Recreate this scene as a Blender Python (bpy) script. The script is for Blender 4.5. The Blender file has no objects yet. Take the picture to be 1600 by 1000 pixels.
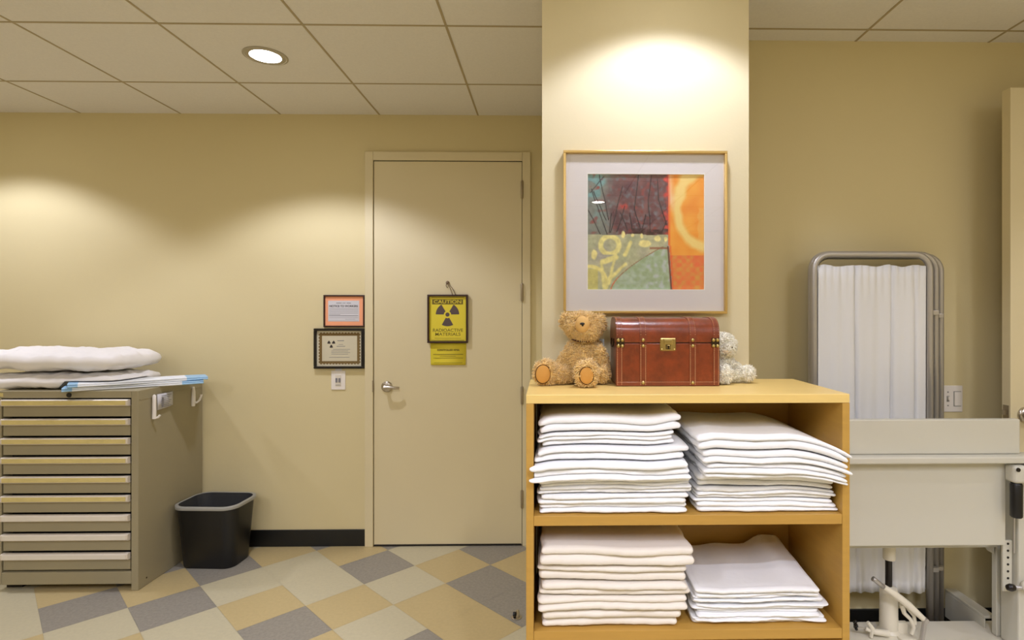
import bpy, bmesh, math, random
from mathutils import Vector, Matrix, noise
PI = math.pi
random.seed(7)
scn = bpy.context.scene
C = scn.collection

# ------------------------------------------------------------------ camera, world, exposure
EYE = 1.416
cam_d = bpy.data.cameras.new('camera')
cam = bpy.data.objects.new('camera', cam_d); C.objects.link(cam)
cam.location = (0, 0, EYE)
cam.rotation_euler = (PI/2, 0, -math.radians(1.0))
cam_d.sensor_width = 36; cam_d.lens = 876/1600*36
cam_d.shift_x = -73/1600; cam_d.shift_y = -10/1600
cam_d.clip_start = 0.05
scn.camera = cam
w = bpy.data.worlds.new('world'); scn.world = w; w.use_nodes = True
w.node_tree.nodes['Background'].inputs[0].default_value = (1, .93, .8, 1)
w.node_tree.nodes['Background'].inputs[1].default_value = 0.3
vs = scn.view_settings
vs.view_transform = 'Standard'; vs.look = 'None'; vs.gamma = 1; vs.use_curve_mapping = False
vs.exposure = 0.46
LAMP_W = 36.0
LAMP_COL = (.97, 1.0, 1.22)
# recessed lamps of the room: x, y, spot power factor
LAMPS = [(-1.335, 2.665, 1.38), (-3.16, 2.83, 1.15), (.40, 1.62, .72), (2.42, 1.10, .52),
         (-3.16, .45, 1.0), (-1.335, .30, 1.1), (.50, -.08, 2.0), (2.25, -.2, .6),
         (-3.16, -2.15, 1.0), (-1.335, -2.15, 1.0), (.537, -2.20, 1.0), (2.25, -2.2, .7)]
CEIL = 2.63
FILL_PANELS = [(-2.23, -.95), (-.43, -.95), (2.10, -.95)]      # unseen panels behind the camera, added to raise the ambient light
for tx, ty in FILL_PANELS:
    al = bpy.data.lights.new('fill_light', 'AREA'); al.shape = 'RECTANGLE'; al.size = .56; al.size_y = 1.16
    al.energy = 19; al.color = (.97, 1.0, 1.22)
    ao = bpy.data.objects.new('fill_light', al); C.objects.link(ao); ao.location = (tx, ty, CEIL-.012)

# ------------------------------------------------------------------ materials
def s2l(c):
    return tuple(((v/255)/12.92 if v/255 <= .04045 else ((v/255+.055)/1.055)**2.4) for v in c)
def mat(name, col, rough=.6, metal=0, bump=0, bscale=200, var=0, vscale=5, spec=.5, stretch=None, sheen=0, coat=0, emit=None, alpha=1, trans=0, srgb=True):
    m = bpy.data.materials.new(name); m.use_nodes = True
    nt = m.node_tree; N = nt.nodes; L = nt.links; b = N['Principled BSDF']
    c = s2l(col) if srgb else col
    b.inputs['Base Color'].default_value = (*c, 1)
    b.inputs['Roughness'].default_value = rough; b.inputs['Metallic'].default_value = metal
    b.inputs['Specular IOR Level'].default_value = spec
    if sheen: b.inputs['Sheen Weight'].default_value = sheen
    if coat: b.inputs['Coat Weight'].default_value = coat; b.inputs['Coat Roughness'].default_value = .15
    if alpha < 1: b.inputs['Alpha'].default_value = alpha
    if trans: b.inputs['Transmission Weight'].default_value = trans
    if emit: b.inputs['Emission Color'].default_value = (*c, 1); b.inputs['Emission Strength'].default_value = emit
    tc = None
    if bump or var:
        tc = N.new('ShaderNodeTexCoord'); mp = N.new('ShaderNodeMapping'); L.new(tc.outputs['Object'], mp.inputs[0])
        if stretch: mp.inputs['Scale'].default_value = stretch
    if bump:
        n = N.new('ShaderNodeTexNoise'); n.inputs['Scale'].default_value = bscale; n.inputs['Detail'].default_value = 4
        L.new(mp.outputs[0], n.inputs['Vector'])
        bp = N.new('ShaderNodeBump'); bp.inputs['Strength'].default_value = bump; bp.inputs['Distance'].default_value = .002
        L.new(n.outputs[0], bp.inputs['Height']); L.new(bp.outputs[0], b.inputs['Normal'])
    if var:
        n = N.new('ShaderNodeTexNoise'); n.inputs['Scale'].default_value = vscale; n.inputs['Detail'].default_value = 6
        n.inputs['Roughness'].default_value = .65
        L.new(mp.outputs[0], n.inputs['Vector'])
        r = N.new('ShaderNodeValToRGB')
        r.color_ramp.elements[0].position = .3; r.color_ramp.elements[1].position = .7
        r.color_ramp.elements[0].color = (*[v*(1-var) for v in c], 1)
        r.color_ramp.elements[1].color = (*[min(1, v*(1+var)) for v in c], 1)
        L.new(n.outputs[0], r.inputs[0]); L.new(r.outputs[0], b.inputs['Base Color'])
    return m
M = {}
M['wall'] = mat('wall_paint', (221, 207, 161), .72, bump=.15, bscale=160)
M['column'] = mat('column_paint', (225, 214, 178), .72, bump=.12, bscale=160)
M['door'] = mat('door_paint', (224, 211, 172), .45, bump=.05, bscale=120)
M['ceiling'] = mat('ceiling_tile', (232, 228, 220), .95, bump=.4, bscale=260, var=.03, vscale=90)
M['grid'] = mat('ceiling_grid', (176, 160, 124), .6)
M['black_rubber'] = mat('black_vinyl', (16, 17, 17), .45)
M['tan'] = mat('tan_vinyl', (190, 170, 122), .42, var=.05, vscale=60)
M['beige'] = mat('beige_vinyl', (192, 183, 152), .42, var=.05, vscale=60)
M['grey'] = mat('blue_grey_vinyl', (144, 138, 126), .42, var=.16, vscale=70)
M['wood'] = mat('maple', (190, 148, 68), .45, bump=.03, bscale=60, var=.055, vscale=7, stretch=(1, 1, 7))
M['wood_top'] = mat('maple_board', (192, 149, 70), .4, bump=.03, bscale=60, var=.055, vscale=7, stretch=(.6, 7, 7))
M['wood_lit'] = mat('maple_lit', (234, 202, 124), .38, bump=.03, bscale=60, var=.05, vscale=7, stretch=(.6, 7, 7))  # same maple, made paler so the top board looks brighter lit
M['cab'] = mat('taupe_enamel', (156, 146, 116), .5, bump=.06, bscale=400)
M['cab_dark'] = mat('dark_gap', (35, 30, 22), .8)
M['alu'] = mat('brushed_aluminium', (225, 215, 200), .4, metal=.2, bump=.05, bscale=300, stretch=(.1, 1, 1))
M['label_yellow'] = mat('yellowed_label', (214, 196, 128), .5, var=.1, vscale=14, stretch=(1, 1, 4))
M['label_white'] = mat('white_label', (228, 220, 204), .5, var=.03, vscale=10)
M['linen'] = mat('white_linen', (246, 246, 246), .9, bump=.5, bscale=45, sheen=.2)
M['linen_warm'] = mat('off_white_linen', (240, 232, 220), .9, bump=.5, bscale=45, sheen=.2)
M['pillow'] = mat('pillowcase', (238, 234, 230), .9, bump=.5, bscale=30, sheen=.2)
M['pad_blue'] = mat('blue_backing', (160, 200, 230), .5)
M['pad_white'] = mat('pad_white', (235, 238, 240), .8, bump=.3, bscale=60)
M['black_plastic'] = mat('black_plastic', (14, 14, 15), .4, bump=.15, bscale=300)
M['liner'] = mat('liner_film', (150, 150, 150), .2, alpha=.16, bump=.8, bscale=30)
M['liner_cuff'] = mat('liner_cuff', (178, 176, 166), .35, alpha=.75, bump=.5, bscale=40)
M['nickel'] = mat('satin_nickel', (190, 182, 168), .28, metal=1)
M['steel_hinge'] = mat('hinge_steel', (165, 152, 128), .4, metal=.8)
M['gold'] = mat('gold_frame', (214, 182, 112), .3, metal=.75)
M['mat_board'] = mat('mat_board', (226, 222, 222), .8)
M['white_core'] = mat('bevel_core', (250, 250, 246), .8)
M['frame_brown'] = mat('dark_brown_frame', (52, 22, 14), .35)
M['frame_black'] = mat('black_frame', (20, 15, 13), .3)
M['silver_edge'] = mat('grey_bevel', (110, 102, 108), .3, metal=.4)
M['orange_paper'] = mat('orange_paper', (252, 172, 128), .7)
M['white_paper'] = mat('white_paper', (214, 212, 216), .7)
M['cream_paper'] = mat('cream_paper', (212, 204, 176), .7)
M['border'] = mat('olive_border', (122, 98, 52), .7, var=.25, vscale=150)
M['yellow_paper'] = mat('yellow_paper', (232, 214, 58), .6)
M['ink'] = mat('ink', (52, 44, 40), .7)
M['ink_grey'] = mat('faded_ink', (128, 126, 130), .7)
M['ink_olive'] = mat('olive_ink', (112, 98, 30), .7)
M['trefoil'] = mat('trefoil_ink', (88, 74, 72), .6)
M['cord'] = mat('cord', (128, 108, 84), .8)
M['switch'] = mat('switch_plastic', (240, 234, 226), .35)
M['switch_grey'] = mat('switch_shadow', (150, 148, 144), .4)
M['bear'] = mat('tan_plush', (242, 202, 126), .9, var=.16, vscale=90, sheen=.5)
M['bear_pad'] = mat('sole_felt', (206, 150, 72), .9, bump=.4, bscale=200)
M['bear_muzzle'] = mat('muzzle_velour', (222, 178, 108), .85, bump=.2, bscale=200)
M['bear_white'] = mat('cream_plush', (255, 246, 224), .9, var=.06, vscale=60, sheen=.5)
M['bear_cream'] = mat('cream_felt', (232, 208, 168), .9)
M['black_gloss'] = mat('black_stitch', (18, 12, 10), .3)
M['ribbon'] = mat('maroon_ribbon', (78, 26, 18), .6)
M['ribbon_blue'] = mat('pale_blue_tag', (196, 210, 214), .7)
M['leather'] = mat('leather', (126, 54, 20), .33, bump=.3, bscale=120, var=.32, vscale=22, coat=.25)
M['leather_edge'] = mat('leather_strap', (124, 56, 26), .36, bump=.3, bscale=120, var=.22, vscale=26, coat=.2)
M['stitch'] = mat('stitch', (222, 172, 122), .7)
M['brass'] = mat('antique_brass', (188, 166, 104), .3, metal=.9)
M['brass_dark'] = mat('dark_brass', (58, 44, 24), .5, metal=.7)
M['tube'] = mat('grey_tube', (186, 182, 176), .35, metal=.55)
M['curtain'] = mat('curtain', (232, 232, 232), .85, bump=.15, bscale=80)
M['white_enamel'] = mat('white_enamel', (206, 203, 188), .38, bump=.03, bscale=200)
M['white_steel'] = mat('cream_enamel', (236, 230, 212), .3)
M['lens'] = mat('lamp_lens', (255, 250, 240), .4, emit=12)
M['fill_glow'] = mat('fill_panel_glow', (255, 250, 240), .4, emit=1.5)  # glow of the added fill panels
M['lamp_trim'] = mat('lamp_trim', (178, 170, 150), .35, metal=.3)
M['glass'] = mat('picture_glass', (255, 255, 255), .02, trans=1, alpha=.12)
nt = M['glass'].node_tree; nt.nodes.clear()          # clear glass with a faint mirror reflection
o_ = nt.nodes.new('ShaderNodeOutputMaterial'); mx_ = nt.nodes.new('ShaderNodeMixShader'); tr_ = nt.nodes.new('ShaderNodeBsdfTransparent'); gl_ = nt.nodes.new('ShaderNodeBsdfGlossy')
gl_.inputs['Roughness'].default_value = .0; mx_.inputs[0].default_value = .055
nt.links.new(tr_.outputs[0], mx_.inputs[1]); nt.links.new(gl_.outputs[0], mx_.inputs[2]); nt.links.new(mx_.outputs[0], o_.inputs[0])

# ------------------------------------------------------------------ helpers
def link(name, bm, m, parent=None, smooth=False, bevel=0, seg=2):
    me = bpy.data.meshes.new(name)
    bmesh.ops.recalc_face_normals(bm, faces=bm.faces[:])
    bm.to_mesh(me); bm.free()
    for mm in (m if isinstance(m, (list, tuple)) else [m]):
        me.materials.append(mm if not isinstance(mm, str) else M[mm])
    if smooth:
        for p in me.polygons: p.use_smooth = True
    o = bpy.data.objects.new(name, me); C.objects.link(o)
    if parent: o.parent = parent
    if bevel:
        b = o.modifiers.new('bevel', 'BEVEL'); b.width = bevel; b.segments = seg; b.limit_method = 'ANGLE'; b.angle_limit = math.radians(40)
    return o
def auto_smooth(o, ang=35):
    me = o.data
    for p in me.polygons: p.use_smooth = True
    try: me.set_sharp_from_angle(angle=math.radians(ang))
    except Exception: pass
    return o
def tag(o, label=None, cat=None, group=None, kind=None):
    if label: o['label'] = label
    if cat: o['category'] = cat
    if group: o['group'] = group
    if kind: o['kind'] = kind
    return o
def thing(name, label, cat, loc=(0, 0, 0), rz=0, group=None):
    o = bpy.data.objects.new(name, None); C.objects.link(o)
    o.empty_display_size = .05
    o.location = loc; o.rotation_euler = (0, 0, rz)
    return tag(o, label, cat, group)
def box(bm, x0, x1, y0, y1, z0, z1, mi=0):
    vs_ = [bm.verts.new(p) for p in ((x0,y0,z0),(x1,y0,z0),(x1,y1,z0),(x0,y1,z0),(x0,y0,z1),(x1,y0,z1),(x1,y1,z1),(x0,y1,z1))]
    for f in ((0,3,2,1),(4,5,6,7),(0,1,5,4),(1,2,6,5),(2,3,7,6),(3,0,4,7)):
        fc = bm.faces.new([vs_[i] for i in f]); fc.material_index = mi
def B(*boxes):
    bm = bmesh.new()
    for b in boxes: box(bm, *b)
    return bm
def tube(bm, pts, r, n=12, cap=True, radii=None):
    pts = [Vector(p) for p in pts]; rings = []
    t0 = (pts[1]-pts[0]).normalized()
    a = Vector((0, 0, 1)) if abs(t0.z) < .9 else Vector((1, 0, 0))
    u = t0.cross(a).normalized(); prev = t0
    for i, p in enumerate(pts):
        t = (pts[min(i+1, len(pts)-1)] - pts[max(i-1, 0)]).normalized()
        q = prev.rotation_difference(t); u = (q @ u).normalized(); prev = t
        v = t.cross(u).normalized(); rr = radii[i] if radii else r
        rings.append([bm.verts.new(p + (u*math.cos(2*PI*k/n) + v*math.sin(2*PI*k/n))*rr) for k in range(n)])
    for A, Bq in zip(rings, rings[1:]):
        for k in range(n): bm.faces.new((A[k], A[(k+1) % n], Bq[(k+1) % n], Bq[k]))
    if cap:
        bm.faces.new(rings[0][::-1]); bm.faces.new(rings[-1])
def lathe(bm, prof, origin=(0, 0, 0), axis='Z', n=32):
    """prof: (radius, height) pairs, revolved about an axis"""
    o = Vector(origin); rings = []
    for r, h in prof:
        ring = []
        for k in range(n):
            c, s = math.cos(2*PI*k/n)*r, math.sin(2*PI*k/n)*r
            p = {'Z': (c, s, h), 'Y': (c, h, s), 'X': (h, c, s)}[axis]
            ring.append(bm.verts.new(o + Vector(p)))
        rings.append(ring)
    for A, Bq in zip(rings, rings[1:]):
        for k in range(n): bm.faces.new((A[k], A[(k+1) % n], Bq[(k+1) % n], Bq[k]))
    if prof[0][0] > 1e-4: bm.faces.new(rings[0][::-1])
    if prof[-1][0] > 1e-4: bm.faces.new(rings[-1])
    bmesh.ops.remove_doubles(bm, verts=bm.verts[:], dist=1e-5)
def struct(name, bm, m, parent=None, **k):
    o = link(name, bm, m, parent, **k)
    if not parent: o['kind'] = 'structure'
    return o
def text(name, body, size, m, parent, loc, width=None, bold=0.0, extrude=.0004):
    """letters facing -Y, centred on loc"""
    cu = bpy.data.curves.new(name, 'FONT'); cu.body = body; cu.size = size
    cu.align_x = 'CENTER'; cu.align_y = 'CENTER'; cu.extrude = extrude; cu.offset = bold
    t = bpy.data.objects.new(name, cu); C.objects.link(t)
    bpy.context.view_layer.update()
    me = bpy.data.meshes.new_from_object(t.evaluated_get(bpy.context.evaluated_depsgraph_get()))
    bpy.data.objects.remove(t); bpy.data.curves.remove(cu)
    xs = [v.co.x for v in me.vertices]
    k = (width/(max(xs)-min(xs))) if width else 1
    me.transform(Matrix.Translation(loc) @ Matrix.Rotation(PI/2, 4, 'X') @ Matrix.Diagonal((k, 1, 1, 1)))
    me.materials.clear(); me.materials.append(M[m])
    o = bpy.data.objects.new(name, me); C.objects.link(o); o.parent = parent
    return o
def arc(c, r, a0, a1, n, plane='XZ'):
    out = []
    for i in range(n+1):
        a = a0 + (a1-a0)*i/n
        out.append((c[0]+r*math.cos(a), c[1], c[2]+r*math.sin(a)) if plane == 'XZ' else (c[0]+r*math.cos(a), c[1]+r*math.sin(a), c[2]))
    return out

# ------------------------------------------------------------------ room shell
XL, XR, YF, YB, YA = -4.4, 2.84, -4.4, 3.44, 2.475
CX0, CX1, CY = -.024, .703, 1.96
struct('wall_back', B((XL-.1, CX0, YB, YB+.12, 0, CEIL+.1)), 'wall')
struct('wall_column', B((CX0, CX1, CY, YB+.12, 0, CEIL+.1)), 'column')
struct('wall_alcove', B((CX1, XR+.1, YA, YA+.12, 0, CEIL+.1)), 'wall')
struct('wall_left', B((XL-.12, XL, YF, YB, 0, CEIL+.1)), 'wall')
struct('wall_right', B((XR, XR+.12, YF, YA, 0, CEIL+.1)), 'wall')
struct('wall_front', B((XL-.12, XR+.12, YF-.12, YF, 0, CEIL+.1)), 'wall')
bm = bmesh.new()                                    # ceiling slab of acoustic tiles
box(bm, XL-.12, XR+.12, YF-.12, YB+.12, CEIL, CEIL+.05)
ceiling = struct('ceiling', bm, 'ceiling')
bm = bmesh.new()
for k in range(-7, 7):
    x = -.434 + .6*k
    if XL < x < XR: box(bm, x-.005, x+.005, YF, YB if x < CX0 else (CY if x < CX1 else YA), CEIL-.002, CEIL+.001)
for k in range(-12, 3):
    y = 2.372 + .603*k
    if YF < y < YB:
        if y > YA: box(bm, XL, CX0, y-.005, y+.005, CEIL-.0021, CEIL+.001)
        elif y > CY:
            box(bm, XL, CX0, y-.005, y+.005, CEIL-.0021, CEIL+.001); box(bm, CX1, XR, y-.005, y+.005, CEIL-.0021, CEIL+.001)
        else: box(bm, XL, XR, y-.005, y+.005, CEIL-.0021, CEIL+.001)
link('ceiling_grid', bm, 'grid', ceiling)
# floor: one surface of square vinyl tiles laid at 45 degrees
TILES = {(4,-2):'G',(3,-2):'T',(2,-2):'G',(3,-3):'B',(4,-1):'G',(5,-1):'T',(3,-1):'T',(2,-1):'B',(1,-1):'T',(5,0):'G',(4,0):'T',(3,0):'B',
 (2,0):'T',(1,0):'G',(0,0):'B',(4,1):'B',(3,1):'G',(2,1):'B',(1,1):'T',(0,1):'B',(-1,1):'T',(3,2):'T',(2,2):'B',(1,2):'B',(0,2):'G',
 (-1,2):'B',(-2,2):'T',(2,3):'T',(1,3):'G',(0,3):'T',(-1,3):'G',(-2,3):'B',(1,4):'T',(0,4):'G',(-1,4):'T',(3,3):'G',(4,2):'G',(-2,4):'B',(5,1):'B',
 (2,4):'B',(5,-2):'T'}
bm = bmesh.new(); U, V = .301, .298; r2 = math.sqrt(2)
rt = random.Random(3)
for i in range(-32, 32):
    for j in range(-32, 32):
        u0, v0 = .5+U*i, 2.472+V*j; g = .0004
        cs = [((u-v)/r2, (u+v)/r2) for u, v in ((u0+g, v0+g), (u0+U-g, v0+g), (u0+U-g, v0+V-g), (u0+g, v0+V-g))]
        cxx = sum(c[0] for c in cs)/4; cyy = sum(c[1] for c in cs)/4
        k = TILES.get((i, j)) or rt.choice('TTBBG')
        if not (XL-.3 < cxx < XR+.3 and YF-.3 < cyy < YB+.25): continue
        f = bm.faces.new([bm.verts.new((x, y, 0)) for x, y in cs]); f.material_index = 'TBG'.index(k)
flo = struct('floor', bm, ['tan', 'beige', 'grey'])
sub = link('floor_slab', B((XL-.12, XR+.12, YF-.12, YB+.12, -.08, -.0015)), 'beige', flo)
for p in flo.data.polygons:
    if p.normal.z < 0: p.flip()
# baseboards
def base(name, x0, x1, y0, y1):
    return struct(name, B((x0, x1, y0, y1, 0, .102)), 'black_rubber', bevel=.003)
base('baseboard_back', XL, -1.117, YB-.008, YB)
base('baseboard_alcove', CX1, XR, YA-.008, YA)
base('baseboard_column', CX0, CX1, CY-.008, CY)
base('baseboard_left', XL, XL+.008, YF, YB-.01)
base('baseboard_right', XR-.008, XR, YF, 1.3)

# ------------------------------------------------------------------ doors
def lever(parent, x, y, z, s, rose=.033, length=.085, face=-1):
    h = bmesh.new()
    lathe(h, [(0, 0), (rose, 0), (rose, face*.006), (rose*.86, face*.012), (.013, face*.013), (.012, face*.045), (.014, face*.052), (0, face*.056)], (x, y, z), 'Y', 28)
    tube(h, [(x-s*.004, y+face*.050, z), (x+s*.03, y+face*.052, z+.001), (x+s*.06, y+face*.050, z-.002), (x+s*length, y+face*.040, z-.004)], .009, 12, radii=[.0115, .0095, .0085, .0075])
    return auto_smooth(link('door_handle', h, 'nickel', parent), 50)
d1 = struct('door_1', B((-1.064, -.165, YB-.012, YB-.0005, .008, 2.343)), 'door', bevel=.002)
tr = struct('trim_1', B((-1.117, -1.067, YB-.022, YB, 0, 2.40), (-.162, -.112, YB-.022, YB, 0, 2.40), (-1.067, -.162, YB-.022, YB, 2.347, 2.40)), 'door', bevel=.003)
sh = struct('door_gap_shade', B((-1.067, -1.064, YB-.011, YB, 0, 2.347), (-.165, -.162, YB-.011, YB, 0, 2.347), (-1.067, -.162, YB-.011, YB, 2.343, 2.347)), 'cab_dark')  # dark strips stand in for the shade in the gap round the door
lever(d1, -.985, YB-.012, .972, 1)
for z in (2.17, 1.545, .918, .286):
    h = bmesh.new(); lathe(h, [(0, -.056), (.0055, -.055), (.0075, -.05), (.0075, .05), (.0055, .055), (0, .056)], (-.1635, YB-.027, z), 'Z', 14)
    box(h, -.172, -.164, YB-.022, YB-.012, z-.05, z+.05)
    auto_smooth(link('hinge', h, 'steel_hinge', d1))
link('strike_plate', B((-1.071, -1.0645, YB-.0235, YB-.012, .94, 1.01)), 'steel_hinge', d1)
link('threshold_sweep', B((-1.06, -.17, YB-.016, YB-.012, .004, .012)), 'cab_dark', d1)

d2 = struct('door_2', B((1.904, 2.82, 2.28, 2.325, .01, 2.35)), 'door', bevel=.002)
h = bmesh.new()
lathe(h, [(0, 0), (.034, 0), (.034, -.006), (.028, -.013), (.014, -.014), (.013, -.028), (.026, -.036), (.030, -.048), (.027, -.060), (.014, -.067), (0, -.068)], (1.966, 2.28, .998), 'Y', 28)
auto_smooth(link('door_handle', h, 'nickel', d2), 50)
link('latch_plate', B((1.9025, 1.9041, 2.288, 2.317, .975, 1.035)), 'steel_hinge', d2)
link('latch', B((1.892, 1.9026, 2.296, 2.309, .995, 1.015)), 'nickel', d2)

# ------------------------------------------------------------------ recessed lamps
def lamp(i, x, y, k):
    lab = 'round white recessed ceiling downlight, glowing, near the caution sign door' if i == 0 else 'round recessed ceiling downlight outside the picture'
    t = thing('ceiling_light', lab, 'ceiling light', (x, y, CEIL), 0, 'recessed ceiling downlights')
    b_ = bmesh.new(); lathe(b_, [(.088, 0), (.098, -.0005), (.098, -.003), (.090, -.006), (.087, -.003)], n=48)
    auto_smooth(link('trim_ring', b_, 'lamp_trim', t), 30)
    b_ = bmesh.new(); lathe(b_, [(0, -.0045), (.05, -.004), (.087, -.002), (.087, 0), (0, 0)], n=48)
    link('lens', b_, 'lens', t, smooth=True)
    sd = bpy.data.lights.new('downlight', 'SPOT'); sd.energy = LAMP_W*k; sd.color = LAMP_COL
    sd.spot_size = math.radians(122); sd.spot_blend = .35; sd.shadow_soft_size = .05
    so = bpy.data.objects.new('downlight', sd); C.objects.link(so); so.parent = t; so.location = (0, 0, -.012)
for i, (x, y, k) in enumerate(LAMPS): lamp(i, x, y, k)

for tx, ty in FILL_PANELS:  # bodies of the added fill panels, out of view
    t = thing('ceiling_light', 'rectangular fill light panel added on the ceiling behind the camera', 'ceiling light', (tx, ty, CEIL), 0, 'added ceiling fill panels')
    link('fill_panel_rim', B((-.30, .30, -.60, -.58, -.012, 0), (-.30, .30, .58, .60, -.012, 0), (-.30, -.28, -.58, .58, -.012, 0), (.28, .30, -.58, .58, -.012, 0)), 'lamp_trim', t)
    link('fill_glow', B((-.28, .28, -.58, .58, -.008, 0)), 'fill_glow', t)

# ------------------------------------------------------------------ drawer cabinet at left
cab = thing('drawer_cabinet', 'taupe steel tool cabinet with nine shallow drawers against the wall at left', 'cabinet', (-2.455, 3.16, 0))
CB = (-2.455, 3.16)
x0, x1, y0, y1, zt = -2.815, -2.098, 2.90, 3.43, 1.022
def cb(*bs):
    return B(*[(a-CB[0], b-CB[0], c-CB[1], d-CB[1], e, f) for a, b, c, d, e, f in bs])
link('body', cb((x0, x0+.03, y0, y1, .035, zt), (x1-.035, x1, y0, y1, 0, zt), (x0+.03, x1-.035, y1-.02, y1, .035, zt),
                (x0+.03, x1-.035, y0, y1-.02, .985, zt), (x0+.03, x1-.035, y0, y1-.02, .035, .098), (x0+.03, x1-.035, y0+.03, y1-.02, .098, .11)), 'cab', cab, bevel=.003)
link('inner_shell', cb((x0+.03, x1-.035, y0+.06, y0+.07, .098, .985)), 'cab_dark', cab)
link('side_ridge', cb((x1-.0005, x1+.002, y0+.01, y1-.005, .972, .978)), 'cab', cab)
link('foot', cb((x0+.01, x0+.09, y0+.05, y1-.05, 0, .035)), 'cab_dark', cab)
top_z, pitch = .981, .0977
for k in range(9):
    zt_, zb_ = top_z - k*pitch, top_z - (k+1)*pitch + .007
    d = link('drawer', cb((x0+.036, x1-.042, y0+.004, y0+.03, zb_, zt_-.034)), 'cab', cab, bevel=.002)
    hd = bmesh.new()
    yy = y0-CB[1]
    prof = [(yy+.004, zt_-.036), (yy-.014, zt_-.034), (yy-.018, zt_-.028), (yy-.018, zt_-.006), (yy-.012, zt_-.002), (yy+.004, zt_-.002)]
    L_ = [hd.verts.new((x0+.040-CB[0], p[0], p[1])) for p in prof]; R_ = [hd.verts.new((x1-.040-CB[0], p[0], p[1])) for p in prof]
    hd.faces.new(L_[::-1]); hd.faces.new(R_)
    for q in range(6): hd.faces.new((L_[q], L_[(q+1) % 6], R_[(q+1) % 6], R_[q]))
    hn = link('handle', hd, 'alu', d)
    ml = 'label_yellow' if k < 6 else 'label_white'
    lb = link('label_strip', cb((x0+.050, x1-.050, y0-.0195, y0-.018, zt_-.029, zt_-.007)), ml, hn)
    if k < 6: lb['label'] = 'yellowed label strip'
bm = bmesh.new(); lathe(bm, [(0, -.004), (.011, -.004), (.013, 0), (.013, .003), (0, .003)], (-2.445-CB[0], y0-CB[1], 1.001), 'Y', 20)
link('lock', bm, 'black_gloss', cab)
link('sticker', cb((x0+.002, -2.775, y0-.0008, y0, .993, 1.012)), 'label_yellow', cab)['label'] = 'yellow sticker'
for q in (2.96,):
    bm = bmesh.new(); lathe(bm, [(0, .002), (.004, .002), (.004, 0), (0, 0)], (x1-CB[0], q-CB[1], .04), 'X', 10)
    link('screw', bm, 'brass_dark', cab)
# paper slip and adhesive hooks on the cabinet side
XS = x1 + .0012
slip = thing('paper_slip', 'small white printed paper slip curled in a clip on the cabinet side', 'paper', (XS+.0035, 3.0, .93))
bm = bmesh.new()
prev = None
for k in range(9):
    y = .028 + .125*k/8; xx = .004 + .006*math.sin(k/8*PI)
    a, b = bm.verts.new((xx, y, -.03 + .01*k/8)), bm.verts.new((xx, y, .055))
    if prev: bm.faces.new((prev[0], a, b, prev[1]))
    prev = (a, b)
o = link('sheet', bm, 'white_paper', slip, smooth=True); o.modifiers.new('s', 'SOLIDIFY').thickness = .0006
bm = bmesh.new()
for k in range(7): box(bm, .0115, .0118, .05, .13-.01*(k % 3), .042-.01*k, .0445-.01*k)
box(bm, .0116, .012, .055, .068, -.015, .035)
link('print', bm, 'ink_grey', slip)
bm = bmesh.new()
tube(bm, [(.006, .0, -.07), (.0075, .0, -.03), (.0075, 0, .03), (.0075, .0, .052), (.006, .0, .058)], .01, 12, radii=[.010, .010, .0095, .009, .004])
tube(bm, [(.007, .004, -.066), (.022, .008, -.064), (.030, .012, -.052)], .006, 10)
auto_smooth(link('clip', bm, 'switch', slip), 60)
hk = thing('adhesive_hook', 'cream plastic adhesive hook stuck near the rear corner of the grey cabinet side', 'hook', (XS, 3.335, .93))
bm = bmesh.new(); tube(bm, [(.004, 0, -.058), (.006, 0, -.03), (.006, 0, .03), (.004, 0, .055)], .011, 12, radii=[.010, .012, .010, .007])
auto_smooth(link('plate', bm, 'switch', hk), 60)
bm = bmesh.new(); tube(bm, [(.008, 0, -.035), (.022, .006, -.038), (.034, .012, -.025), (.040, .016, -.004), (.041, .018, .008)], .006, 10, radii=[.007, .006, .006, .006, .007])
auto_smooth(link('prong', bm, 'switch', hk), 60)

# ------------------------------------------------------------------ pillows
def pillow(name, label, cx, cy, z0, L, W, H, rz, seed, sag=0, lift=0, under=None):
    bm = bmesh.new(); nu, nv = 72, 48; grid = {}
    for s in (1, -1):
        for i in range(nu+1):
            for j in range(nv+1):
                a, b = i/nu*2-1, j/nv*2-1
                e = (1-abs(a)**4.5)*(1-abs(b)**3)
                t = max(0, e)**.36
                pin = 1 - .16*a**4*abs(b); pin2 = 1 - .085*b**4*abs(a)
                x, y = a*L/2*pin2, b*W/2*pin
                n1 = noise.noise(Vector((x*9+seed, y*9, s*2)))*.014 + noise.noise(Vector((x*22+seed, y*30, s*2+5)))*.007 + (abs(noise.noise(Vector((x*11+seed+y*8, y*26, 4))))-.2)*.010
                rad = noise.noise(Vector((math.atan2(b, a)*6+seed, 3, s)))*.012*(abs(a)**3+abs(b)**3)*.5
                z = s*(H/2)*t*(1.08 if s > 0 else .92) + (n1+rad)*min(1, t*1.4)
                if s < 0: z = max(z, -H/2*.86 + .004*noise.noise(Vector((x*12, y*12, seed))))
                z += lift*max(0, -a)**2 + sag*a
                if under: z = max(z, under(cx+x, cy+y) - H/2*.86 + (.003 if s > 0 else 0))
                k = (i, j, s) if 0 < i < nu and 0 < j < nv else (i, j, 0)
                if k not in grid: grid[k] = bm.verts.new((x, y, z + H/2*.86))
    for s in (1, -1):
        for i in range(nu):
            for j in range(nv):
                q = [grid.get((a, b, s)) or grid.get((a, b, 0)) for a, b in ((i, j), (i+1, j), (i+1, j+1), (i, j+1))]
                try: bm.faces.new(q if s > 0 else q[::-1])
                except ValueError: pass
    o = link(name, bm, 'pillow', smooth=True)
    o.location = (cx, cy, z0); o.rotation_euler = (0, 0, rz)
    return tag(o, label, 'pillow', 'white pillows on the drawer cabinet')
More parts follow.
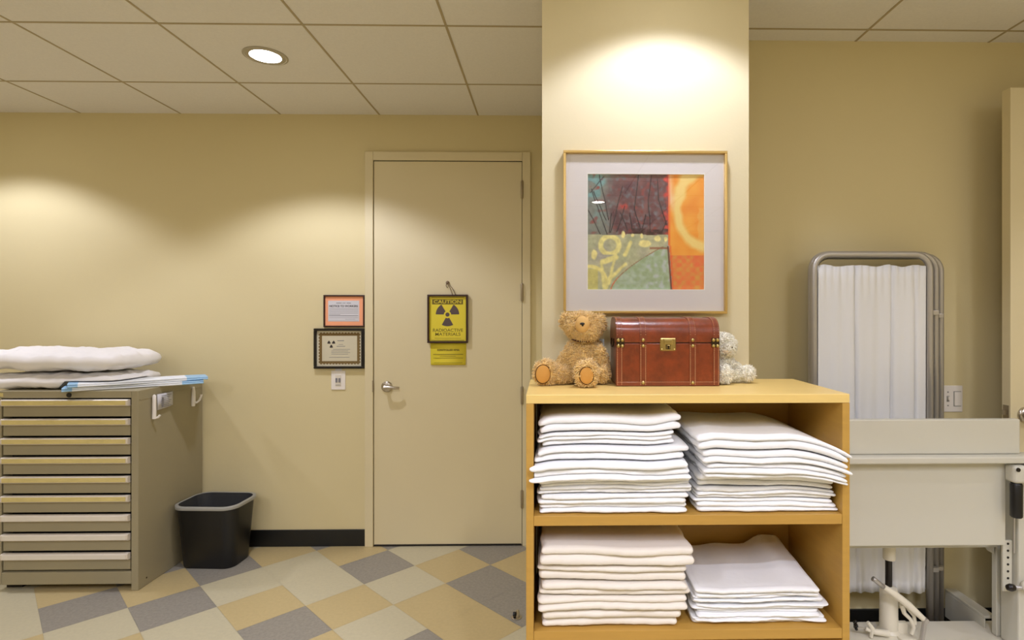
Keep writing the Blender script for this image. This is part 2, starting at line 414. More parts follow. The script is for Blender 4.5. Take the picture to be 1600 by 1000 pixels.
def pad_height(x, y):       # the lower pillow rides up over the pads
    a = math.radians(35.5); dx, dy = x+2.218, y-3.076
    l = dx*math.cos(a)+dy*math.sin(a); m_ = -dx*math.sin(a)+dy*math.cos(a)
    d = max(abs(l)-.305, abs(m_)-.085)
    return .043*max(0, min(1, 1-(d-.004)/.03))
pillow('pillow', 'white pillow, the flatter lower one, lying directly on the taupe cabinet', -2.615, 3.135, 1.024, .76, .43, .080, 0, 3, under=pad_height)
pillow('pillow', 'plump white pillow on top of the other pillow on the cabinet', -2.615, 3.14, 1.1135, .76, .44, .113, -.02, 11, lift=.02)

# folded blue and white pads
PADS_LAB = ['folded white and blue pad at the bottom, overhanging the cabinet corner', 'folded white and blue pad lying on top of the other pad beside the pillows']
for k in range(2):
    bm = bmesh.new(); Lp, Wp, Hp = .60, .15, .019
    n = 30
    for lay in range(2):
        prev = None
        for i in range(n+1):
            t = i/n; x = -Lp/2 + Lp*t
            wob = .0015*math.sin(t*14+k+lay) ; hh = Hp/2*(.9 + .12*math.sin(t*9+lay*2))
            z = lay*Hp/2 + wob*.3
            sec = []
            for q in range(10):
                a = PI/2 + PI*q/9
                sec.append((x, -Wp/2 + .004*math.sin(t*7+k) + math.cos(a)*hh/2*1.0 + lay*.004, z + hh/2 + math.sin(a)*hh/2))
            sec += [(x, Wp/2, z), (x, Wp/2, z+hh)]
            vs_ = [bm.verts.new(p) for p in sec]
            if prev:
                for q in range(len(vs_)):
                    f = bm.faces.new((prev[q], vs_[q], vs_[(q+1) % len(vs_)], prev[(q+1) % len(vs_)]))
                    f.material_index = 1 if (t < .10 or t > .86) else 0
            else: bm.faces.new(vs_).material_index = 1
            prev = vs_
        bm.faces.new(prev[::-1]).material_index = 1
    o = link('folded_pad', bm, ['pad_white', 'pad_blue'], smooth=False); auto_smooth(o, 50)
    o.location = (-2.225+.014*k, 3.07+.012*k, 1.0235+.0200*k); o.rotation_euler = (0, 0, math.radians(34+3*k))
    tag(o, PADS_LAB[k], 'pad', 'folded pads on the cabinet')

# ------------------------------------------------------------------ waste bin
wb = thing('waste_bin', 'black plastic waste bin with a clear liner beside the cabinet', 'waste bin', (-1.900, 3.24, 0), math.radians(-3))
def rrect(hx, hy, r, n=6):
    out = []
    for cx, cy, a0 in ((hx-r, hy-r, 0), (-hx+r, hy-r, PI/2), (-hx+r, -hy+r, PI), (hx-r, -hy+r, 1.5*PI)):
        for i in range(n+1):
            a = a0 + PI/2*i/n; out.append((cx + r*math.cos(a), cy + r*math.sin(a)))
    return out
def shell(bm, levels):
    rings = [[bm.verts.new((x, y, z(x, y) if callable(z) else z)) for x, y in rrect(hx, hy, r)] for hx, hy, r, z in levels]
    n = len(rings[0])
    for A, D in zip(rings, rings[1:]):
        for k in range(n): bm.faces.new((A[k], A[(k+1) % n], D[(k+1) % n], D[k]))
    return rings
bm = bmesh.new()
r = shell(bm, [(.145, .095, .05, .0), (.150, .100, .055, .012), (.172, .128, .07, .335), (.179, .135, .072, .337), (.179, .135, .072, .352), (.170, .126, .068, .352), (.148, .098, .05, .014)])
bm.faces.new(r[0][::-1]); bm.faces.new(r[-1])
auto_smooth(link('bin_body', bm, 'black_plastic', wb), 40)
bm = bmesh.new()
wv = lambda a, f=1: (lambda x, y: a + f*.004*noise.noise(Vector((x*22, y*22, a*9))))
shell(bm, [(.1665, .1225, .066, .353), (.162, .118, .062, wv(.27, 4)), (.150, .105, .055, wv(.15, 5)), (.142, .096, .05, wv(.06, 3))])
li = link('liner', bm, 'liner', wb, smooth=True); li['label'] = 'translucent liner inside the bin'
bm = bmesh.new()
shell(bm, [(.1810, .1370, .073, wv(.336, 1)), (.1812, .1372, .073, wv(.344)), (.1815, .1375, .073, .353), (.176, .132, .07, .3555), (.1675, .1235, .067, .3535)])
link('liner_cuff', bm, 'liner_cuff', li, smooth=True)

# ------------------------------------------------------------------ signs and switch on the far wall and door
def frame_bars(x0, x1, z0, z1, y, wd, dp, side=0):
    return B((x0, x1, y-dp, y, z1-wd, z1), (x0, x1, y-dp, y, z0, z0+wd), (x0, x0+wd, y-dp, y, z0+wd, z1-wd), (x1-wd-side, x1, y-dp, y, z0+wd, z1-wd))
def plate(x0, x1, z0, z1, y, th=.001): return B((x0, x1, y-th, y, z0, z1))
def lines(rows, y):
    bm = bmesh.new()
    for x0, x1, z, h in rows: box(bm, x0, x1, y-.0004, y, z-h/2, z+h/2)
    return bm
def sectors(cx, cz, r0, r1, y, angs, half=30):
    bm = bmesh.new()
    for a in angs:
        n = 12; ring = []
        for rr, rng in ((r0, range(n+1)), (r1, range(n, -1, -1))):
            for i in rng:
                t = math.radians(a-half+2*half*i/n); ring.append((cx+rr*math.cos(t), cz+rr*math.sin(t)))
        f = [bm.verts.new((x, y, z)) for x, z in ring]; g = [bm.verts.new((x, y-.0004, z)) for x, z in ring]
        bm.faces.new(f); bm.faces.new(g[::-1])
        for i in range(len(f)): bm.faces.new((f[i], f[(i+1) % len(f)], g[(i+1) % len(f)], g[i]))
    return bm
# orange notice
nx0, nx1, nz0, nz1 = -1.369, -1.121, 1.334, 1.529
t = thing('framed_notice', 'orange bordered notice to workers in a thin dark frame, above the certificate', 'notice', ((nx0+nx1)/2, YB, nz0))
def loc(o, t):      # geometry written in room coordinates, carried by its thing
    o.data.transform(Matrix.Translation(-t.location)); return o
def P(name, bm, m, t, **k): return loc(link(name, bm, m, t, **k), t)
P('frame', frame_bars(nx0, nx1, nz0, nz1, YB-.0005, .009, .014), 'frame_brown', t, bevel=.0015)
P('border_sheet', plate(nx0+.008, nx1-.008, nz0+.008, nz1-.008, YB-.004), 'orange_paper', t)
pg = P('page', plate(nx0+.026, nx1-.034, nz0+.034, nz1-.034, YB-.005, .0006), 'white_paper', t)
yy = YB-.0056; mx = (nx0+nx1)/2-.004
P('text_lines', lines([(mx-.088, mx+.088, 1.446-.009*i, .0016) for i in range(4)] + [(mx-.088, mx-.02, 1.410, .0016), (mx-.088, mx+.088, 1.403, .003), (mx-.088, mx+.088, 1.391, .0012), (mx-.088, mx+.088, 1.372, .0012), (mx+.01, mx+.07, 1.381, .0014)], yy), 'ink_grey', t)
loc(text('lettering', 'NOTICE TO WORKERS', .017, 'ink', t, (mx, yy, 1.461), width=.172, bold=.0004), t)
P('small_heading', lines([(mx-.045, mx-.012, 1.480, .004), (mx-.008, mx+.012, 1.480, .003), (mx+.018, mx+.044, 1.480, .004)], yy), 'ink_grey', t)
# certificate
cx0, cx1, cz0, cz1 = -1.425, -1.119, 1.082, 1.326
t = thing('framed_certificate', 'cream certificate with radiation symbol in a wide black frame', 'certificate', ((cx0+cx1)/2, YB, cz0))
P('frame', frame_bars(cx0, cx1, cz0, cz1, YB-.0005, .014, .022, .006), 'frame_black', t, bevel=.003)
P('sheet', plate(cx0+.012, cx1-.016, cz0+.012, cz1-.012, YB-.004), 'cream_paper', t)
bm = bmesh.new(); a0, a1, b0, b1 = cx0+.030, cx1-.034, cz0+.030, cz1-.030; wd = .015; y = YB-.005
for q in ((a0, a1, y-.0004, y, b1-wd, b1), (a0, a1, y-.0004, y, b0, b0+wd), (a0, a0+wd, y-.0004, y, b0+wd, b1-wd), (a1-wd, a1, y-.0004, y, b0+wd, b1-wd)): box(bm, *q)
nn = 13
for i in range(nn):
    x = a0 + (a1-a0)*(i+.5)/nn
    for z, s in ((b1, 1), (b0, -1)): box(bm, x-.005, x+.005, y-.0004, y, min(z, z+s*.005), max(z, z+s*.005))
for i in range(10):
    z = b0 + (b1-b0)*(i+.5)/10
    for x, s in ((a1, 1), (a0, -1)): box(bm, min(x, x+s*.005), max(x, x+s*.005), y-.0004, y, z-.005, z+.005)
P('border', bm, 'border', t)
P('radiation_symbol', sectors(cx0+.101, cz1-.094, .006, .024, y, (30, 150, 270), 26), 'ink', t)
mx = (cx0+cx1)/2
P('text_lines', lines([(mx-.015, mx+.025, cz1-.075, .004), (mx-.008, mx+.02, cz1-.098, .002), (mx-.02, mx+.032, cz1-.109, .003)] +
   [(mx-.052+.01*(i == 0), mx+.062-.012*(i % 2), cz1-.128-.0095*i, .0022) for i in range(4)] + [(mx-.065, mx+.058, cz1-.176, .0024)], y), 'ink_grey', t)
# caution sign hanging on the door
YD = YB-.012
sx0, sx1, sz0, sz1 = -.737, -.492, 1.238, 1.531
t = thing('caution_sign', 'yellow caution radioactive materials sign in dark frame hanging on the door', 'sign', ((sx0+sx1)/2, YD, sz0))
P('frame', frame_bars(sx0, sx1, sz0, sz1, YD-.003, .011, .020), 'frame_brown', t, bevel=.002)
P('sign_sheet', plate(sx0+.009, sx1-.009, sz0+.009, sz1-.009, YD-.006, .003), 'yellow_paper', t)
y = YD-.009; mx = (sx0+sx1)/2
P('caution_bar', lines([(mx-.095, mx+.092, sz1-.044, .030)], y), 'ink_olive', t)
loc(text('caution_lettering', 'CAUTION', .029, 'yellow_paper', t, (mx-.001, y-.0006, sz1-.044), width=.166, bold=.0002), t)
tc = (mx-.002, sz1-.121)
P('radiation_symbol', sectors(tc[0], tc[1], .022, .071, y, (30, 150, 270), 29), 'trefoil', t)
bm = bmesh.new(); lathe(bm, [(0, 0), (.0125, 0), (.0125, -.0004), (0, -.0004)], (tc[0], y, tc[1]), 'Y', 24)
P('symbol_hub', bm, 'trefoil', t)
loc(text('radioactive_lettering', 'RADIOACTIVE', .027, 'ink_olive', t, (mx, y, sz1-.217), width=.182, bold=.0002), t)
loc(text('materials_lettering', 'MATERIALS', .027, 'ink_olive', t, (mx, y, sz1-.241), width=.152, bold=.0002), t)
for rr in ((mx-.1, mx+.1, sz1-.016, .003), (mx-.1, mx+.1, sz0+.015, .003), (mx-.08, mx+.08, sz0+.028, .0014)): P('rule', lines([rr], y), 'ink_olive', t)
bm = bmesh.new(); hx, hz = -.617, 1.600
tube(bm, [(hx, YD-.008, hz), (hx+.018, YD-.008, hz-.035), (hx+.03, YD-.010, sz1-.002)], .0018, 8)
tube(bm, [(hx+.004, YD-.011, hz), (hx+.03, YD-.011, hz-.03), (hx+.05, YD-.011, sz1-.002)], .0018, 8)
tube(bm, [(hx-.004, YD-.009, hz+.006), (hx-.008, YD-.01, hz-.015), (hx, YD-.009, hz-.028)], .0022, 8)
P('hanging_cord', bm, 'cord', t, smooth=True)
bm = bmesh.new(); lathe(bm, [(0, 0), (.010, 0), (.011, -.004), (.006, -.012), (0, -.013)], (hx, YD, hz+.004), 'Y', 16)
P('nail_hook', bm, 'cord', t, smooth=True)
# yellow sheet below the sign
bx0, bx1, bz0, bz1 = -.722, -.503, 1.103, 1.236
t = thing('yellow_notice', 'unframed yellow controlled area sheet taped to the door below the framed sign', 'notice', ((bx0+bx1)/2, YD, bz0))
bm = bmesh.new(); prev = None
for i in range(9):
    z = bz0 + (bz1-bz0)*i/8; off = .0015 + .006*(1-i/8)**2
    a, b = bm.verts.new((bx0+.004*(1-i/8), YD-off, z)), bm.verts.new((bx1-.004*(1-i/8), YD-off, z))
    if prev: bm.faces.new((prev[0], prev[1], b, a))
    prev = (a, b)
o = P('sheet', bm, 'yellow_paper', t, smooth=True); o.modifiers.new('s', 'SOLIDIFY').thickness = .0005
mx = (bx0+bx1)/2
loc(text('lettering', 'CONTROLLED AREA', .0135, 'ink_olive', t, (mx, YD-.0045, bz1-.042), width=.136, bold=.0005), t)
P('text_lines', lines([(mx-.09, mx+.09, bz1-.068, .003), (mx-.05, mx+.045, bz1-.079, .0015), (mx-.09, mx+.09, bz1-.090, .002), (mx-.085, mx+.085, bz1-.119, .0015)], YD-.007), 'ink_olive', t)
# light switch left
def switch_plate(name, label, cx, cz, y, wd, ht, rockers, toggles, cat='light switch'):
    t = thing(name, label, cat, (cx, y, cz-ht/2))
    P('plate', B((cx-wd/2, cx+wd/2, y-.006, y, cz-ht/2, cz+ht/2)), 'switch', t, bevel=.003)
    for rx in rockers:
        P('rocker_surround', B((cx+rx-.017, cx+rx+.017, y-.0066, y-.0058, cz-.034, cz+.034)), 'switch_grey', t)
        P('rocker', B((cx+rx-.015, cx+rx+.015, y-.0105, y-.006, cz-.031, cz+.031)), 'switch', t, bevel=.002)
    for rx in toggles:
        P('toggle', B((cx+rx-.004, cx+rx+.004, y-.016, y-.005, cz-.004, cz+.010)), 'switch', t, bevel=.001)
        P('toggle_surround', B((cx+rx-.006, cx+rx+.006, y-.0065, y-.0058, cz-.013, cz+.013)), 'switch_grey', t)
        for dz in (-.03, .03):
            P('screw', B((cx+rx-.003, cx+rx+.003, y-.0066, y-.0058, cz+dz-.003, cz+dz+.003)), 'switch_grey', t)
    return t
t = thing('wall_switch', 'white wall switch plate with grey buttons below the black framed certificate', 'light switch', (-1.282, YB, .952))
cx, cz = -1.282, 1.010
P('plate', B((cx-.043, cx+.043, YB-.006, YB, cz-.058, cz+.058)), 'switch', t, bevel=.003)
P('insert', B((cx-.017, cx+.017, YB-.009, YB-.0055, cz-.034, cz+.034)), 'label_white', t, bevel=.002)
for s in (-1, 1): P('button', B((cx+s*.009-.006, cx+s*.009+.006, YB-.012, YB-.0085, cz-.012, cz+.014)), 'ink_grey', t, bevel=.001)
P('slot', B((cx-.014, cx+.014, YB-.0095, YB-.0085, cz-.030, cz-.026)), 'switch_grey', t)
P('tab', B((cx-.02, cx+.02, YB-.003, YB, cz+.056, cz+.072)), 'white_paper', t)
switch_plate('light_switch', 'white double switch plate with toggle and rocker, beside the privacy screen', 1.800, 1.036, YA, .092, .118, (.021,), (-.021,))

# ------------------------------------------------------------------ picture on the column
px0, px1, pz0, pz1 = .050, .619, 1.416, 1.980
pic = thing('framed_picture', 'square abstract landscape print, white mat and thin gold frame, hanging on the column', 'picture', ((px0+px1)/2, CY, pz0))
yb = CY-.001
P('frame', frame_bars(px0, px1, pz0, pz1, yb, .009, .028), 'gold', pic, bevel=.002)
P('backing', plate(px0+.004, px1-.004, pz0+.004, pz1-.004, yb, .004), 'frame_brown', pic)
ax0, ax1, az0, az1 = .135, .542, 1.500, 1.902
P('mat_board', B((px0+.008, ax0-.002, yb-.012, yb-.004, pz0+.008, pz1-.008), (ax1+.002, px1-.008, yb-.012, yb-.004, pz0+.008, pz1-.008),
                 (ax0-.002, ax1+.002, yb-.012, yb-.004, az1+.002, pz1-.008), (ax0-.002, ax1+.002, yb-.012, yb-.004, pz0+.008, az0-.002)), 'mat_board', pic)
P('mat_bevel', B((ax0-.002, ax0, yb-.0122, yb-.004, az0-.002, az1+.002), (ax1, ax1+.002, yb-.0122, yb-.004, az0-.002, az1+.002), (ax0, ax1, yb-.0122, yb-.004, az1, az1+.002), (ax0, ax1, yb-.0122, yb-.004, az0-.002, az0)), 'white_core', pic)
def nz(x, y, s, k=0): return noise.noise(Vector((x*s+k*7.3, y*s-k*3.1, k*1.7)))
def mixc(a, b, t):
    t = max(0, min(1, t)); return [a[i]+(b[i]-a[i])*t for i in range(3)]
def seg_d(u, v, p, q):
    dx, dy = q[0]-p[0], q[1]-p[1]; t = max(0, min(1, ((u-p[0])*dx+(v-p[1])*dy)/(dx*dx+dy*dy)))
    return math.hypot(u-p[0]-t*dx, v-p[1]-t*dy)
BR = [((.03,.13),(.17,.52)),((0,.30),(.11,.52)),((.10,.0),(.18,.40)),((.05,.15),(.16,.40)),((.30,.10),(.20,.50)),((.20,.34),(.19,.50)),((.32,.28),(.25,.50)),((.28,.33),(.34,.48)),
      ((.36,.34),(.38,.48)),((.44,.0),(.40,.30)),((.40,.30),(.46,.50)),((.52,.22),(.54,.50)),((.60,.04),(.61,.22)),((.61,.22),(.68,.44)),((.68,.40),(.63,.52)),((.50,.35),(.46,.50)),((.55,.0),(.52,.22)),((.14,.02),(.02,.16))]
BL = [(.305,.52,.018,.032),(.385,.53,.016,.018),(.465,.535,.014,.022),(.60,.555,.030,.030),(.67,.56,.016,.022),(.49,.60,.055,.035),(.055,.70,.028,.05)]
def art(u, v):
    n1, n2, n3 = nz(u, v, 9, 1), nz(u, v, 28, 2), nz(u, v, 5, 3)
    edge = (.692 if v < .62 else .700+.03*(v-.62)/.38) + .005*n1
    if u > edge:
        c = mixc((240, 150, 52), (248, 176, 70), .5+n1)
        if v > .70:
            ch = (math.floor(u*26)+math.floor(v*26)) % 2
            c = mixc((236, 124, 66), (224, 160, 74), ch*.40+.25+.7*n2)
            if u > .9 and v < .8: c = mixc(c, (236, 96, 66), .4)
        n4 = nz(u, v, 14, 6)
        dd = math.hypot((u-1.035), (v-.30)*.80)+.012*n4
        if v < .74 and u < 1.0-.02*n1: c = mixc(c, (244, 216, 132), (.050-abs(dd-.265))/.03*.95)
        c = mixc(c, (248, 218, 136), min((.075-abs(u-(.845-.35*v))+.03*n4)/.05*.9, (.28-v)/.08))
        c = mixc(c, (244, 214, 130), min(.35, (u-.945+.03*n4)/.02, (v-.28)/.06, (.66-v)/.04))
        c = mixc(c, (246, 206, 164), min((.755-u+.02*n1)/.03, (.34-v)/.08)*.6)
        if u < edge+.02: c = mixc(c, (232, 84, 48), .75-(u-edge)*30)
        return c
    hz = .52 + .012*n1
    if v < hz:
        c = mixc((92, 58, 66), (124, 84, 84), .5+n1*1.2)
        c = mixc(c, (112, 110, 116), max(0, nz(u, v, 34, 8))*1.6)
        c = mixc(c, (126, 132, 124), (.26-u)/.14+.5*n1)
        c = mixc(c, (118, 160, 160), min((nz(u, v, 11, 9)-.02)*5, (.22-u)*12)*(.9 if v < .2 else .3))
        c = mixc(c, (176, 66, 62), (1-math.hypot((u-.32)/.06, (v-.28)/.035)+.8*n2)*1.2)
        c = mixc(c, (140, 66, 64), (nz(u, v, 20, 12)-.28)*2.5)
        c = mixc(c, (206, 74, 66), (u-.655+.05*nz(u, v, 22, 4))/.03*.9)
        for k, (p, q) in enumerate(BR):
            d = seg_d(u+.006*n1, v+.006*n2, p, q); c = mixc(c, (34, 28, 34), (.0055-d)/.004)
        if v > hz-.05 and u > .36: c = mixc(c, (62, 38, 40), .6+n2)
    else:
        c = mixc((170, 176, 142), (186, 186, 150), .5+n1)
        c = mixc(c, (170, 166, 160), max(0, n3)*1.6)
        hu = .22 + .48*math.sqrt(max(0, 1-((1.0-v)/.365)**1.6)) if v > .635 else 1
        # hill
        if v > .62:
            left = .68 - .50*math.sqrt(max(0, (v-.625)/.375))**.9 if v > .625 else 1
            left = .20 + .46*(1-((v-.62)/.38))**1.55
            if u > left: c = mixc((164, 186, 146), (168, 186, 164), .5+n2*1.5)
            if abs(u-left) < .005 + .003*n2: c = (150, 92, 66) if v < .9 else (214, 96, 60)
            if u > left+.02 and u > .5 and n2 > .3: c = mixc(c, (180, 186, 190), .6)
        if v < .66 and .5 < u < .69:
            c = mixc(c, (150, 96, 72), (.012-abs(v-.64-.1*(u-.62)**2))/.008*.8 if u > .53 else 0)
        # ring and strokes
        d = math.hypot(u-.19, (v-.615)*1.0)
        if v < .70: c = mixc(c, (234, 226, 150), (.028-abs(d-.078))/.012)
        d = math.hypot((u-.02), (v-.94)); c = mixc(c, (232, 222, 142), (.022-abs(d-.14))/.012)
        if u < .09 and v > .82: c = mixc(c, (206, 196, 104), .7)
        for p, q, w_ in (((.32,.70),(.37,.59),.022), ((.13,.76),(.24,.72),.03), ((.18,.92),(.32,.78),.02), ((.12,.78),(.14,.98),.02), ((.17,.98),(.24,.70),.018)):
            if u < (left if v > .62 else 1): c = mixc(c, (230, 222, 146), (w_-seg_d(u, v, p, q)+.006*n2)/.012)
        if v > .62: c = mixc(c, (110, 52, 44), (.010-abs(u-(.690+.03*(v-.62)/.38)))/.006*.85)
    for bx, by, rx, ry in BL:
        d = math.hypot((u-bx)/rx, (v-by)/ry); c = mixc(c, (238, 228, 154), (1.05-d+.2*n2)*4)
    g = 1 + .10*n2 + .05*nz(u, v, 70, 5)
    return [max(0, min(255, q*g)) for q in c]
NG = 200
bm = bmesh.new(); cl = bm.loops.layers.float_color.new('paint')
gv = [[bm.verts.new((ax0+(ax1-ax0)*i/NG, yb-.0062, az1-(az1-az0)*j/NG)) for j in range(NG+1)] for i in range(NG+1)]
gc = [[(*s2l(art(i/NG, j/NG)), 1) for j in range(NG+1)] for i in range(NG+1)]
for i in range(NG):
    for j in range(NG):
        ix = ((i, j), (i, j+1), (i+1, j+1), (i+1, j))
        f = bm.faces.new([gv[a][b] for a, b in ix])
        for lp, (a, b) in zip(f.loops, ix): lp[cl] = gc[a][b]
pm = bpy.data.materials.new('print_paint'); pm.use_nodes = True
vc = pm.node_tree.nodes.new('ShaderNodeVertexColor'); vc.layer_name = 'paint'
pm.node_tree.links.new(vc.outputs[0], pm.node_tree.nodes['Principled BSDF'].inputs['Base Color'])
pm.node_tree.nodes['Principled BSDF'].inputs['Roughness'].default_value = .7
P('print', bm, pm, pic)
P('glass', plate(px0+.008, px1-.008, pz0+.008, pz1-.008, yb-.014, .0015), 'glass', pic)

# ------------------------------------------------------------------ bookshelf
SX0, SX1, SY0, SY1, SZ = -.064, .853, 1.575, 1.945, 1.188
sh = thing('bookshelf', 'open maple shelf unit stacked with folded white linens in front of the column', 'shelf unit', ((SX0+SX1)/2, (SY0+SY1)/2, 0))
P('top', B((SX0, SX1, SY0, SY1, SZ-.025, SZ)), 'wood_lit', sh, bevel=.0015)
P('side_panel', B((SX0, SX0+.021, SY0, SY1, 0, SZ-.0255)), 'wood', sh, bevel=.001)
P('side_panel', B((SX1-.021, SX1, SY0, SY1, 0, SZ-.0255)), 'wood', sh, bevel=.001)
P('shelf', B((SX0+.0215, SX1-.0215, SY0+.001, SY1-.012, .819, .847)), 'wood_top', sh, bevel=.001)
P('shelf', B((SX0+.0215, SX1-.0215, SY0+.001, SY1-.012, .495, .523)), 'wood_top', sh, bevel=.001)
P('shelf', B((SX0+.0215, SX1-.0215, SY0+.001, SY1-.012, .08, .108)), 'wood_top', sh, bevel=.001)
P('kick_board', B((SX0+.0215, SX1-.0215, SY0+.03, SY0+.045, 0, .0795)), 'wood', sh)
P('back_panel', B((SX0+.0215, SX1-.0215, SY1-.0115, SY1-.003, 0, SZ-.0255)), 'wood', sh)

# ------------------------------------------------------------------ folded linens
def cloth(label, x0, x1, yf, yb, z0, z1, layers, W, z_base, H, seed, m='linen', clampx=(None, None), group='', rag=.009, name='folded_sheet', top=False):
    """one folded sheet: stacked rounded folds seen on its edges; W(x,y) lifts the top of the whole pile"""
    rg = random.Random(seed); bm = bmesh.new()
    cx, cy = (x0+x1)/2, (yf+yb)/2
    def ring(ins, z, dx0, dx1, dy, lay, ph):
        out = []
        X0, X1, Yf, Yb = x0+ins+dx0, x1-ins+dx1, yf+ins+dy, yb-ins
        r = .010
        def add(x, y): out.append((x, y))
        nF, nS = 56, 20
        for i in range(nF+1): add(X0+r+(X1-X0-2*r)*i/nF, Yf)
        for i in range(1, 6): a = -PI/2+PI/2*i/6; add(X1-r+r*math.cos(a), Yf+r+r*math.sin(a))
        for i in range(nS+1): add(X1, Yf+r+(Yb-Yf-2*r)*(i/nS)**1.8)
        for i in range(1, 4): a = PI/2*i/4; add(X1-r+r*math.cos(a), Yb-r+r*math.sin(a))
        for i in range(nS+1): add(X1-r-(X1-X0-2*r)*i/nS, Yb)
        for i in range(1, 4): a = PI/2+PI/2*i/4; add(X0+r+r*math.cos(a), Yb-r+r*math.sin(a))
        for i in range(nS+1): add(X0, Yf+r+(Yb-Yf-2*r)*(1-i/nS)**1.8)
        for i in range(1, 6): a = PI+PI/2*i/6; add(X0+r+r*math.cos(a), Yf+r+r*math.sin(a))
        res = []
        for x, y in out:
            n1 = noise.noise(Vector((x*7+seed, lay*3.1, 1.3)))
            n2 = noise.noise(Vector((x*26+seed, lay*5.1, 4.3)))
            fw = max(0, 1-(y-yf)/.05)
            y += fw*(n1*rag + n2*rag*.45 + rag*.25*noise.noise(Vector((x*60+seed, lay*9, 2))))
            x += .35*rag*noise.noise(Vector((y*16+seed, lay*2.1, 7)))*2 if abs(x-cx) > (x1-x0)*.4 else 0
            zz = z + (noise.noise(Vector((x*6+seed*.3, y*4, z*28)))*.0048 + noise.noise(Vector((x*18, lay*2+seed, 2)))*.0010)*min(1, (z-z0)/.008, (z1-z)/.008 if ph else 1)
            zz += W(x, y)*max(0, (z-z_base))/H
            if y > SY0-.014:
                if clampx[0] is not None: x = max(x, clampx[0])
                if clampx[1] is not None: x = min(x, clampx[1])
            res.append(Vector((x, y, zz)))
        return res
    rings = []
    hs = [rg.uniform(.7, 1.3) for _ in range(layers)]; tot = sum(hs); z = z0
    dxs = None
    for l in range(layers):
        h = (z1-z0)*hs[l]/tot
        dx0, dx1, dy = rg.uniform(-.003, .012), rg.uniform(-.016, .004), rg.uniform(-.006, .009)
        for q in range(7):
            t = q/6; b = min(h*.6, .011)
            ins = b*(1-math.sqrt(max(0, 1-(2*t-1)**2)))
            if q in (0, 6): ins += .0035
            rings.append(ring(ins, z+h*(.04+.92*t), dx0, dx1, dy, l, 1))
        z += h
    vr = [[bm.verts.new(p) for p in R] for R in rings]
    n = len(vr[0])
    for A, D in zip(vr, vr[1:]):
        for k in range(n): bm.faces.new((A[k], A[(k+1) % n], D[(k+1) % n], D[k]))
    # caps of shrinking rings
    for end, s in ((0, -1), (-1, 1)):
        prev = vr[end]; R = rings[end]; zc = z1 if s > 0 else z0
        for t in (.98, .955, .93, .9, .86, .81, .75, .68, .6, .5, .38, .22, .1):
            cur = []
            for p in R:
                x, y = cx+(p.x-cx)*t, cy+(p.y-cy)*t
                wr = 0 if not top else (noise.noise(Vector((x*9+seed, y*9, 3)))*.004 + noise.noise(Vector((x*24, y*13+seed, 8)))*.0015)*(1-t)**.5 if s > 0 else -.0 
                zz = (z1-.0015 if s > 0 else z0+.001) + max(-.001, wr)*(1 if s > 0 else 0)*.6 + W(x, y)*max(0, ((z1 if s > 0 else z0)-z_base))/H
                cur.append(bm.verts.new((x, y, zz)))
            for k in range(n):
                q = (prev[k], prev[(k+1) % n], cur[(k+1) % n], cur[k]); bm.faces.new(q if s > 0 else q[::-1])
            prev = cur
        bm.faces.new(prev if s > 0 else prev[::-1])
    o = link(name, bm, m, smooth=True)
    for v in o.data.vertices: v.co -= Vector((cx, cy, z0))
    o.location = (cx, cy, z0)
    return tag(o, label, 'folded linen', group)
def stack(where, bounds, W, x0, x1, yf, yb, seed, spec, m, group, clampx=(None, None)):
    N = len(bounds)-1; H = bounds[-1]-bounds[0]
    ordn = ['bottom', 'second from the bottom', 'third from the bottom', 'fourth from the bottom', 'fifth from the bottom', 'sixth from the bottom', 'seventh from the bottom', 'eighth from the bottom']
    for i in range(N):
        dx0, dx1, dy, lay = spec[i]
        nm = 'topmost' if i == N-1 else ordn[i]
        cloth('folded white linen, %s of the %s pile in the maple shelf' % (nm, where), x0+dx0, x1+dx1, yf+dy, yb, bounds[i]+.0008, bounds[i+1]-.0008, lay, W, bounds[0], H, seed+i*3.7, m[i] if isinstance(m, list) else m, clampx, group, top=i == N-1)
CL = (SX0+.023, SX1-.023)
W1 = lambda x, y: .012*math.exp(-((x-.37)/.06)**2) + .004*math.sin(x*14) - .012*math.exp(-((x+.04)/.03)**2)
stack('upper left', [.848, .905, .950, 1.000, 1.040, 1.078, 1.122], W1, -.032, .398, 1.590, 1.92, 11,
      [(0, .0, 0, 4), (.0, .008, -.004, 4), (-.022, .006, -.042, 3), (-.010, .0, -.018, 2), (.002, -.034, .0, 3), (.003, -.012, -.006, 2)], 'linen', 'folded linens in the upper left pile', CL)
W2 = lambda x, y: -.060*max(0, (x-.66)/.18)**1.5 - .010*max(0, (.46-x)/.05) + .004*math.sin(x*17+1)
stack('upper right', [.848, .888, .922, .962, 1.003, 1.040, 1.082], W2, .412, .832, 1.590, 1.92, 53,
      [(.004, -.002, .0, 3), (.004, -.012, .0, 3), (.004, -.004, .002, 2), (.012, .012, -.056, 3), (.012, .006, -.060, 2), (.0, .012, -.052, 2)], 'linen', 'folded linens in the upper right pile', CL)
W3 = lambda x, y: .004*math.sin(x*9+2)
stack('lower left', [.524, .572, .612, .652, .700, .756], W3, -.030, .408, 1.585, 1.92, 91,
      [(.002, -.030, .0, 2), (-.004, -.012, .0, 2), (.0, -.003, .004, 2), (-.004, .0, .0, 2), (-.002, .004, -.004, 2)], 'linen_warm', 'folded linens in the lower left pile', CL)
def W4(x, y):
    t = max(0, min(1, (x-.655)/.07)); t = t*t*(3-2*t); d = (y-1.6)/.3
    return .034*t*d + .010*math.exp(-((x-.56)/.05)**2)*d + .004*math.sin(x*21)
